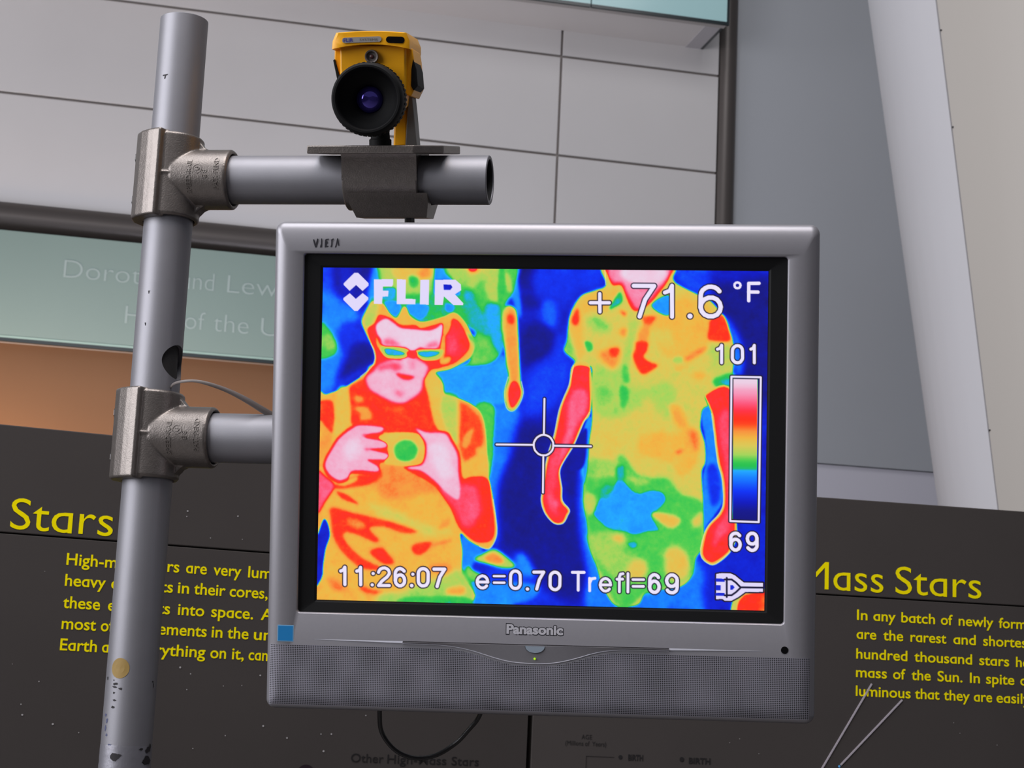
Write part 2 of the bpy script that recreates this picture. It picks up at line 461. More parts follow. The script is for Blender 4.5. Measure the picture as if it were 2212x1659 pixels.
mb.box((.0860, -.0007, 1.49), (.0865, -.0004, 1.5302)); mb.box((.0865, -.0007, 1.5298), (.1273, -.0004, 1.5302))
mb.build('diagram_print', M['graphic_ink'], right, smooth=False)
random.seed(5)
mb = MB()
for s, z, r in [(-.5103,1.8327,1.3),(-.511,1.8253,.9),(-.4414,1.8314,1.2),(-.4768,1.7992,.8),(-.4331,1.8008,.7),(-.5045,1.6262,1.5),(-.49,1.6185,1.0),(-.3954,1.6209,1.3),(-.4448,1.6047,.8),(-.4198,1.6065,.7),(-.4935,1.5978,.9),(-.685,1.5997,.9),(-.7049,1.5702,.9),(-.7021,1.5571,1.4),(-.663,1.5469,1.5),(-.6293,1.5373,.8),(-.3867,1.5545,1.5),(-.4374,1.5401,.9),(-.4796,1.522,.9),(-.3527,1.5399,1.4),(-.3056,1.5467,1.0),(-.2909,1.5472,1.3),(-.3006,1.5241,1.6),(-.2434,1.5738,1.0),(-.72,1.62,.5),(-.69,1.74,.5),(-.57,1.55,.5)]:
    disc(mb, s, z, r*.00088)
mb.build('star_print', M['star_ink'], left, smooth=False)['kind'] = 'stuff'
mb = MB()
for s, z in [(.65,1.60),(.66,1.585),(.30,1.557),(.315,1.563),(.345,1.543),(.72,1.57)]: disc(mb, s, z, .0006)
mb.build('star_print', M['star_ink'], right, smooth=False)['kind'] = 'stuff'
mb = MB(); disc(mb, -.3235, 1.4933, .0125, n=24); mb.build('planet_print', M['violet_ink'], left, smooth=False)
def line_strip(a, b, w):
    a = Vector((a[0], 0, a[1])); b = Vector((b[0], 0, b[1])); d = (b-a).normalized(); n = Vector((-d.z, 0, d.x))*w/2
    return MB().add([a+n, a-n, b-n, b+n, a+n+Vector((0, -.0012, 0)), a-n+Vector((0, -.0012, 0)), b-n+Vector((0, -.0012, 0)), b+n+Vector((0, -.0012, 0))],
                    [(0,1,2,3),(7,6,5,4),(0,4,5,1),(1,5,6,2),(2,6,7,3),(3,7,4,0)])
line_strip((.5191, 1.6515), (.425, 1.4965), .0024).build('diagram_line', M['line_ink'], right, smooth=False)
line_strip((.5675, 1.6299), (.4715, 1.5315), .0024).build('diagram_line', M['line_ink'], right, smooth=False)
mb = MB(); disc(mb, .4690, 1.5296, .0018, -.0015); mb.build('blue_dot', M['blue_ink'], right, smooth=False)

# ------------------------------------------------------------------ pipe stand
PX, PY = -0.35101456, 1.7543949
YA = radians(-9)
stand = empty('pipe_stand', Matrix.Translation((PX, PY, 0)), 'silver upright pipe stand with two cross arms and cast tee fittings', 'stand')
RO, RI = .02415, .0203
def tube(mb, r0, r1, h0, h1, mx=None, ch=.0006, n=64):
    return mb.lathe([(r0, h0+ch), (r0, h1-ch), (r0-ch, h1), (r1+ch*.6, h1), (r1, h1-ch), (r1, h0+ch), (r1+ch*.6, h0), (r0-ch, h0)], mx, n, close=True)
# upright with a drilled cable hole
po = tube(MB(), RO, RI, .02, 2.2705, n=96).build('pole', M['alu'], stand)
HA = radians(-23.7)
cut = MB().lathe([(.0001, 0), (.0170, 0), (.0170, .04), (.0001, .04)], Matrix.Translation((0, 0, 1.914)) @ Matrix.Rotation(HA, 4, 'Z') @ Matrix.Rotation(pi/2, 4, 'Y'), 40).build('cut', M['bore'], stand)
bo = po.modifiers.new('hole', 'BOOLEAN'); bo.operation = 'DIFFERENCE'; bo.object = cut; bo.solver = 'EXACT'
bpy.context.view_layer.update()
dg = bpy.context.evaluated_depsgraph_get()
nm = bpy.data.meshes.new_from_object(po.evaluated_get(dg))
po.modifiers.clear(); po.data = nm; nm.name = 'pole'
bpy.data.objects.remove(cut)
for p in nm.polygons: p.use_smooth = True
nm.set_sharp_from_angle(angle=radians(35))
nm.materials.clear(); nm.materials.append(M['alu'])
MB().lathe([(RI-.0003, .05), (RI-.0003, 2.262)], n=48).build('pole_bore_shade', M['bore'], stand)  # dark inner sheet paints the shade inside the hollow pole
MB().lathe([(.0001, .0), (.09, 0), (.09, .008), (.034, .012), (.034, .05), (.0265, .055), (.0247, .055)], n=48).build('base_flange', M['cast'], stand)

def arm_mx(z): return Matrix.Translation((0, 0, z)) @ Matrix.Rotation(YA, 4, 'Z') @ Matrix.Rotation(pi/2, 4, 'Y')
ZU, ZL = 2.1015, 1.8409
for z, L_ in ((ZU, .3245), (ZL, .385)):
    tube(MB(), RO, RI, .012, L_, arm_mx(z)).build('cross_arm', M['alu'], stand)
MB().lathe([(RI-.0003, .02), (RI-.0003, .3235)], arm_mx(ZU), 48).build('arm_bore_shade', M['bore'], stand)  # same dark sheet for the shade in the open arm end

def on_cyl(v, f, r, along, axis_mx, start_ang, scale):
    """wrap flat text (x to the angle, y to -axis) around a cylinder whose axis is local z"""
    out = []
    for p in v:
        a = start_ang + p[0]*scale/r
        out.append(axis_mx @ Vector((r*cos(a), r*sin(a), along - p[1]*scale)))
    return out

def tee(zc):
    """cast tee fitting: vertical sleeve, side sleeve, flange rib and webs"""
    mb = MB()
    V = Matrix.Translation((0, 0, zc))
    tube(mb, .0300, .0252, -.043, .043, V, .0022)
    R_ = Matrix.Translation((0, 0, zc)) @ Matrix.Rotation(YA, 4, 'Z')
    # side sleeve
    tube(mb, .0300, .0252, .006, .0655, R_ @ Matrix.Rotation(pi/2, 4, 'Y'), .0022)
    # long lip ribs: towards the left-back and at the front-left
    def rib(ang, rr, cr, h0, h1):
        mb.lathe([(.0001, h0), (cr-.0015, h0), (cr, h0+.0015), (cr, h1-.0015), (cr-.0015, h1), (.0001, h1)],
                 V @ Matrix.Translation((rr*cos(ang), rr*sin(ang), 0)), 24)
    fl = [(-.0365, .006), (-.0358, -.010), (-.0300, -.0195), (-.0215, -.0275), (-.0150, -.0318), (-.0095, -.0345), (-.0075, -.0340), (-.0045, -.0290), (.0, -.0265), (-.0265, .0), (-.0200, .0280), (-.0300, .0200)]
    n = len(fl)
    for h0, h1, q in ((-.0445, .0445, 1.0),):
        lv = []
        for hh, k_ in ((h0, .97), (h0+.0015, 1), (h1-.0015, 1), (h1, .97)): lv += [(x*k_, y*k_, hh) for x, y in fl]
        ff = []
        for a_ in range(3):
            for k in range(n): ff.append((a_*n+k, a_*n+(k+1) % n, (a_+1)*n+(k+1) % n, (a_+1)*n+k))
        ff += [tuple(range(n))[::-1], tuple(range(3*n, 4*n))]
        mb.add(lv, ff, V)
    # webs that flow from the upright sleeve into the side sleeve
    for sz_ in (-1, 1):
        prof = [(.018, sz_*.0385), (.0290, sz_*.0375), (.0345, sz_*.0315), (.0400, sz_*.0285), (.0400, sz_*.0262), (.018, sz_*.0262)]
        mb.prism(prof, -.008, .008, R_)
    mb.add([(-.006, -.0285, .004), (.0150, -.0240, .0080), (.0150, -.0240, -.0080), (-.006, -.0285, -.004), (-.004, -.0322, 0), (.0170, -.0292, 0)], [(0, 1, 5, 4), (4, 5, 2, 3), (1, 2, 5), (0, 4, 3), (0, 3, 2, 1)], R_)
    t = mb.build('tee_fitting', M['cast'], stand, angle=180)
    rm = t.modifiers.new('cast_blend', 'REMESH'); rm.mode = 'VOXEL'; rm.voxel_size = .0009; rm.use_smooth_shade = True
    sm = t.modifiers.new('cast_soften', 'SMOOTH'); sm.factor = .5; sm.iterations = 5
    # raised foundry lettering on the side sleeve, reading upwards
    S = R_ @ Matrix.Rotation(pi/2, 4, 'Y')
    VV = []; FF = []
    def put(txt, along, deg, size, w=.01):
        v, f = glyphs(txt, w, .08, 2)
        v[:, 0] -= (v[:, 0].max()+v[:, 0].min())/2
        n = len(VV)
        for p in v:
            # local sleeve frame: axis = z; front (towards the viewer) and up directions
            r = .0301 + max(p[2], -.06)*.006
            a = radians(deg) + p[0]*size/.030
            front = Vector((0, -1, 0)); upv = Vector((-1, 0, 0))
            VV.append(S @ (front*(r*cos(a)) + upv*(r*sin(a)) + Vector((0, 0, along + .0 - p[1]*size))))
        FF.extend([tuple(i+n for i in q) for q in f])
    put('SPEED-RAIL', .0300, -8, .0070)
    put('U', .0385, 6, .0060)
    put('E 8', .0460, -4, .0070)
    put('PAT. PEND', .0575, -2, .0070)
    for k in range(28):
        a1, a2 = 2*pi*k/28, 2*pi*(k+1)/28
        n = len(VV)
        for a_, rr in ((a1, .0048), (a2, .0048), (a2, .0041), (a1, .0041)):
            aa = radians(6) + rr*cos(a_)/.030
            VV.append(S @ (Vector((0, -1, 0))*(.0305*cos(aa)) + Vector((-1, 0, 0))*(.0305*sin(aa)) + Vector((0, 0, .0362 + rr*sin(a_)))))
        FF.append((n, n+1, n+2, n+3))
    raw('foundry_lettering', VV, FF, M['cast'], t)
    for ang, dz in ((238, .022), (238, -.022)):
        a = radians(ang-75)
        MB().lathe([(.0025, .0), (.0025, .002), (.0050, .002), (.0054, .0012), (.0054, -.004)], V @ Matrix.Translation((.0365*cos(radians(181)), .0365*sin(radians(181))+.004, dz)) @ Matrix.Rotation(radians(181), 4, 'Z') @ Matrix.Rotation(pi/2, 4, 'Y'), 6).build('set_screw', M['steel'], t)
    return t
tee(ZU); tee(ZL)

# marks on the pole (angles measured from the side that faces the viewer)
CA = math.atan2(-PY, -PX)
def patch(name, m, polys, r=RO+.00025):
    V = []; F = []
    for cx, cz, pts in polys:             # cx: angle deg to the right, cz: height, pts in mm
        n = len(V)
        # fan with subdivided rim so that it follows the curve
        V.append((r*cos(CA+radians(cx)), r*sin(CA+radians(cx)), cz))
        ring = []
        for i in range(len(pts)):
            (xa, za), (xb, zb) = pts[i], pts[(i+1) % len(pts)]
            for k in range(3): ring.append((xa+(xb-xa)*k/3, za+(zb-za)*k/3))
        for rr in (.5, 1):
            for x, z in ring:
                a = CA + radians(cx) + x*rr*.001/r
                V.append((r*cos(a), r*sin(a), cz + z*rr*.001))
        k_ = len(ring)
        for i in range(k_):
            j = (i+1) % k_
            F += [(n, n+1+i, n+1+j), (n+1+i, n+1+k_+i, n+1+k_+j, n+1+j)]
    return raw(name, V, F, m, po)
circ = [(9.6*cos(2*pi*k/20), 9.6*sin(2*pi*k/20)) for k in range(20)]
patch('round_sticker', M['tan'], [(-29, 1.6155, circ)])
def zpx(y): return 1.7242 - (y-1200)*.000439
def apx(x, y):
    c = 395.6 - .0822*(y-100); return math.degrees(math.asin(max(-.97, min(.97, (x-c)/54.5))))
random.seed(11)
def blot(x, y, w, h, n=9, j=.45):
    return (apx(x, y), zpx(y), [(w*.46*(1+random.uniform(-j, j))*cos(2*pi*k/n)/2, h*.46*(1+random.uniform(-j, j))*sin(2*pi*k/n)/2) for k in range(n)])
bl = [blot(233, 1470, 6, 7), blot(246, 1473, 4, 3), blot(249, 1481, 9, 6), blot(247, 1488, 10, 5), blot(260, 1491, 9, 5), blot(246, 1500, 6, 4), blot(247, 1516, 8, 3), blot(244, 1531, 8, 6),
      blot(327, 1473, 6, 3), blot(329, 1480, 2.5, 9), blot(248, 1635, 14, 10), blot(254, 1631, 12, 3), blot(317, 1617, 14, 10), blot(302, 1617, 8, 3), blot(320, 1612, 4, 14), blot(314, 1640, 17, 13), blot(308, 1644, 13, 5),
      (apx(356, 181), 2.2427-(181-100)*.000486, [(-3, 1), (3, 1.5), (3, .5), (1, 0), (.6, -3), (-1, -3.4), (-.4, 0), (-3, 0)]),
      (apx(322, 639), 1.981, [(-1.2, 1), (1.2, 1), (.2, 0), (0, -2), (-.6, -2)]), (apx(314, 706), 1.949, [(-1, 1), (.6, 1), (.4, -2), (-.2, -2)])]
patch('scuff_marks', M['scuff'], bl[:10] + bl[16:], RO+.00025)['kind'] = 'stuff'
patch('scuff_marks', M['scuff'], [(c_, z_, [(x*1.35, y*1.35) for x, y in p_]) for c_, z_, p_ in bl[10:16]], RO+.00075)['kind'] = 'stuff'
patch('marker_scribble', M['blue_scuff'], [blot(229, 1548, 8, 6), blot(231, 1560, 7, 10), blot(228, 1575, 5, 12), blot(230, 1590, 6, 5), blot(236, 1610, 12, 4), blot(228, 1615, 14, 5)], RO+.0002)['kind'] = 'stuff'
# wrapped clear tape low on the pole
prof = []
for k in range(11):
    h = 1.548 - k*.008
    prof += [(RO+.0002+.00008*(k % 2), h-.004), (RO+.0003+.0001*((k*7) % 3), h-.008)]
MB().lathe(prof, n=64).build('clear_tape', M['tape'], po)

# saddle with plate under the thermal camera
TM = .2105
MF = Matrix.Translation((TM*cos(YA), TM*sin(YA), ZU)) @ Matrix.Rotation(YA, 4, 'Z') @ Matrix.Rotation(radians(17), 4, 'X')
saddle = MB()
SX0, SX1 = -.0275, .047
def xl(mx, dx): return mx @ Matrix.Translation((dx, 0, 0))
RY = MF @ Matrix.Rotation(pi/2, 4, 'Y')
tube(saddle, .0300, .0250, SX0, SX1, RY, .001)
# web block up to the plate (profile in the y-z plane, extruded along x)
def yz_prism(mb, poly, x0, x1, mx, x0b=None, x1b=None):
    n = len(poly)
    v = [(x0, y, z) for y, z in poly] + [(x1, y, z) for y, z in poly]
    f = [(i, (i+1) % n, n+(i+1) % n, n+i) for i in range(n)] + [tuple(range(n)), tuple(range(n, 2*n))[::-1]]
    mb.add(v, f, mx)
up_prof = [(-.0320, .0255), (-.0302, .021), (-.0300, .000), (-.0253, .000), (-.0253, .004), (-.0200, .0155), (-.008, .0240), (.008, .0240), (.02, .0155), (.0253, .004), (.0253, 0), (.0300, .000), (.0302, .021), (.0320, .0255)]
yz_prism(saddle, up_prof, SX0, SX1, MF)
# set-screw boss under the sleeve, wider at the back
lo = [(-.0285, -.012), (-.0245, -.0225), (-.0120, -.0365), (.022, -.0385), (.032, -.020), (.0285, -.008), (.02, -.0165), (.008, -.0245), (-.008, -.0245), (-.02, -.0165)]
v = []
for x0 in (SX0+.006, SX1+.010):
    for y, z in lo: v.append((x0 + (.004 if x0 > 0 and z < -.03 else (.004 if z < -.03 else 0))*(-1 if x0 > 0 else 1), y, z))
n = len(lo)
saddle.add(v, [(i, (i+1) % n, n+(i+1) % n, n+i) for i in range(n)] + [tuple(range(n)), tuple(range(n, 2*n))[::-1]], MF)
sd = saddle.build('saddle_bracket', M['cast'], stand, angle=40)
plate = MB()
pl = [(-.0560, -.052), (.049, -.052), (.073, -.026), (.076, .046), (.066, .058), (-.044, .058), (-.056, .046)]
n = len(pl)
plate.add([(x, y, .0255) for x, y in pl] + [(x, y, .0335) for x, y in pl], [(i, (i+1) % n, n+(i+1) % n, n+i) for i in range(n)] + [tuple(range(n))[::-1], tuple(range(n, 2*n))], MF)
plate.build('top_plate', M['cast'], stand, bevel=.0012)
MB().lathe([(.0001, -.0075), (.0046, -.0075), (.0050, -.006), (.0050, .004)], MF @ Matrix.Translation((.033, .002, -.0385)), 6).build('clamp_screw', M['steel'], stand)

# ------------------------------------------------------------------ thermal camera on the plate
WM = Matrix.Translation((PX, PY, 0)) @ MF @ Matrix.Translation((0, 0, .0335)) @ Matrix.Rotation(radians(6), 4, 'Z')
tc = empty('thermal_camera', WM, 'yellow handheld thermal camera with big black lens, mounted on the plate', 'camera')
ZC = .0435          # lens axis above the plate
def shell(front, back, y0, y1, yb=.0, ins=.0015):
    mb = MB(); n = len(front); F_ = []
    rings = [( [(x*(1-.03), z) for x, z in front], y0), (front, y0+.002)]
    rings += [(back, y1-.003), ([(x*.95, z) for x, z in back], y1)]
    v = []
    for r, y in rings: v += [(x, y, z) for x, z in r]
    for i in range(len(rings)-1):
        for k in range(n): F_.append((i*n+k, i*n+(k+1) % n, (i+1)*n+(k+1) % n, (i+1)*n+k))
    F_ += [tuple(range(n))[::-1], tuple(range((len(rings)-1)*n, len(rings)*n))]
    return mb.add(v, F_)
z = lambda a: ZC + a
body_f = [(-.0310, z(.052)), (-.0310, z(.012)), (-.0290, z(-.012)), (-.018, z(-.020)), (.018, z(-.020)), (.0300, z(-.010)), (.0330, z(.012)), (.0330, z(.052))]
body_b = [(-.0345, z(.052)), (-.0330, z(.012)), (-.028, z(-.002)), (-.016, z(-.006)), (.018, z(-.006)), (.030, z(.002)), (.0345, z(.012)), (.0355, z(.052))]
shell(body_f, body_b, -.026, .070).build('body', M['camyellow'], tc, angle=50, bevel=.001)
# flared cheeks at both sides, with black grip pads
for cheek, pad in (([(.0310, .050), (.0385, .050), (.0400, .040), (.0420, .014), (.0370, .004), (.0310, .006)], [(.0393, .040), (.0425, .030), (.0437, .014), (.0395, .0095), (.0370, .014), (.0375, .030)]),
                   ([(-.0300, .050), (-.0372, .050), (-.0376, .040), (-.0330, .018), (-.0300, .010)], [(-.0370, .040), (-.0388, .039), (-.0350, .020), (-.0322, .009), (-.0312, .020)])):
    MB().prism([(x, z(q)) for x, q in cheek], -.016, .060).build('side_cheek', M['camyellow'], tc, bevel=.001)
    MB().prism([(x, z(q)) for x, q in pad], -.0175, .046).build('grip_pad', M['rubber'], tc, bevel=.0006)
# overhanging top cap
def arc_cap():
    mb = MB(); fr = []
    xs_ = [-.0375+.075*k/12 for k in range(13)]
    top = [(x*.90 + .0005, z(.0640 + .0015*(1-(x/.0375)**2))) for x in xs_]
    low = [(x, z(.0485 + .0042*(1-(x/.0375)**2))) for x in xs_][::-1]
    poly = [(-.0368, z(.0560))] + top + [(.0375, z(.0560))] + low
    n = len(poly)
    rings = [(.93, -.0335), (1.0, -.0315), (1.03, .066), (.98, .070)]
    v = []
    zc = z(.056)
    for s_, y in rings: v += [(x*s_, y, zc+(q-zc)*s_) for x, q in poly]
    f = []
    for i in range(3):
        for k in range(n): f.append((i*n+k, i*n+(k+1) % n, (i+1)*n+(k+1) % n, (i+1)*n+k))
    f += [tuple(range(n))[::-1], tuple(range(3*n, 4*n))]
    return mb.add(v, f)
arc_cap().build('top_cap', M['camyellow'], tc, angle=40)
# badge with lettering, and the dark oval window beside it
def stad(cx, cz, w, h, tilt=0, n=8):
    r = h/2; p = []
    for k in range(n+1): a = -pi/2 + pi*k/n; p.append((w/2-r+r*cos(a), r*sin(a)))
    for k in range(n+1): a = pi/2 + pi*k/n; p.append((-w/2+r+r*cos(a), r*sin(a)))
    return [(cx + x*cos(tilt)-y*sin(tilt), cz + x*sin(tilt)+y*cos(tilt)) for x, y in p]
bd = MB().prism(stad(-.0083, z(.0572), .038, .0052, radians(2)), -.0345, -.0325).build('badge', M['badge'], tc)
v, f = glyphs('FLIR', .02)
raw('badge_lettering', [(-.0262 + p[0]*.0052, -.0349, z(.0551)+p[1]*.0048+p[0]*.0001) for p in v], f, M['badge_blue'], bd)
v, f = glyphs('SYSTEMS', .0)
raw('badge_lettering', [(-.0105 + p[0]*.0046, -.0349, z(.0562)+p[1]*.0030) for p in v], f, M['badge_dark'], bd)
MB().prism(stad(.0240, z(.0570), .0180, .0062, radians(-2)), -.0342, -.0325).build('laser_window', M['blackgloss'], tc)
# small lamp lens above the big one
YX = lambda y: Matrix.Translation((0, y, 0)) @ Matrix.Rotation(pi/2, 4, 'X')
lm = Matrix.Translation((.0003, -.026, z(.0415))) @ Matrix.Rotation(pi/2, 4, 'X')
MB().lathe([(.0062, -.004), (.0068, .002), (.0062, .0048), (.0050, .0044), (.0046, .002), (.0001, .0018)], lm, 28).build('lamp_ring', mat('lamp_ring_grey', (104, 96, 92), .45), tc)
MB().lathe([(.0022, .0018), (.0018, .003), (.0001, .0036)], lm, 16).build('lamp_lens', mat('lamp_lens_brown', (78, 44, 44), .3), tc)
lens = Matrix.Translation((0, -.026, ZC)) @ Matrix.Rotation(pi/2, 4, 'X')
MB().lathe([(.028, -.004), (.0315, .0), (.0335, .004), (.0345, .010), (.0348, .026), (.0342, .036), (.0332, .040), (.0318, .0418), (.0300, .0418), (.0290, .040), (.0285, .030), (.0220, .0250), (.0165, .0225), (.0136, .0205), (.0132, .017)], lens, 72).build('lens_hood', M['rubber'], tc, angle=50)
mb = MB()
for k in range(48):     # knurled focus ring
    a = 2*pi*k/48
    mb.box((-.0011, .0335, .012), (.0011, .0354, .026), lens @ Matrix.Rotation(a, 4, 'Z'))
kn = mb.build('focus_ribs', M['rubber'], tc, smooth=False)
MB().lathe([(.0136, .0155), (.0122, .0188), (.0090, .0212), (.0048, .0226), (.0001, .0231)], lens, 40).build('lens_glass', M['lenscoat'], tc)
MB().lathe([(.0110, -.001), (.0110, .006), (.0095, .007), (.0090, .016), (.0001, .016)], Matrix.Translation((.005, -.004, 0)), 32).build('tripod_mount', M['rubber'], tc)
gp = [(.013, .0005), (.0300, .0005), (.0330, z(-.002)), (.016, z(-.002))]
MB().prism([(.014, .0), (.0275, .0), (.0290, z(.0)), (.016, z(.0))], .028, .060).build('pistol_grip', M['camyellow'], tc, bevel=.002)
MB().prism([(.0270, .0), (.0385, .0), (.0360, z(-.012)), (.0335, z(.012)), (.0335, z(.022)), (.0300, z(.0))], .020, .056).build('grip_side', M['grip_grey'], tc, bevel=.002)

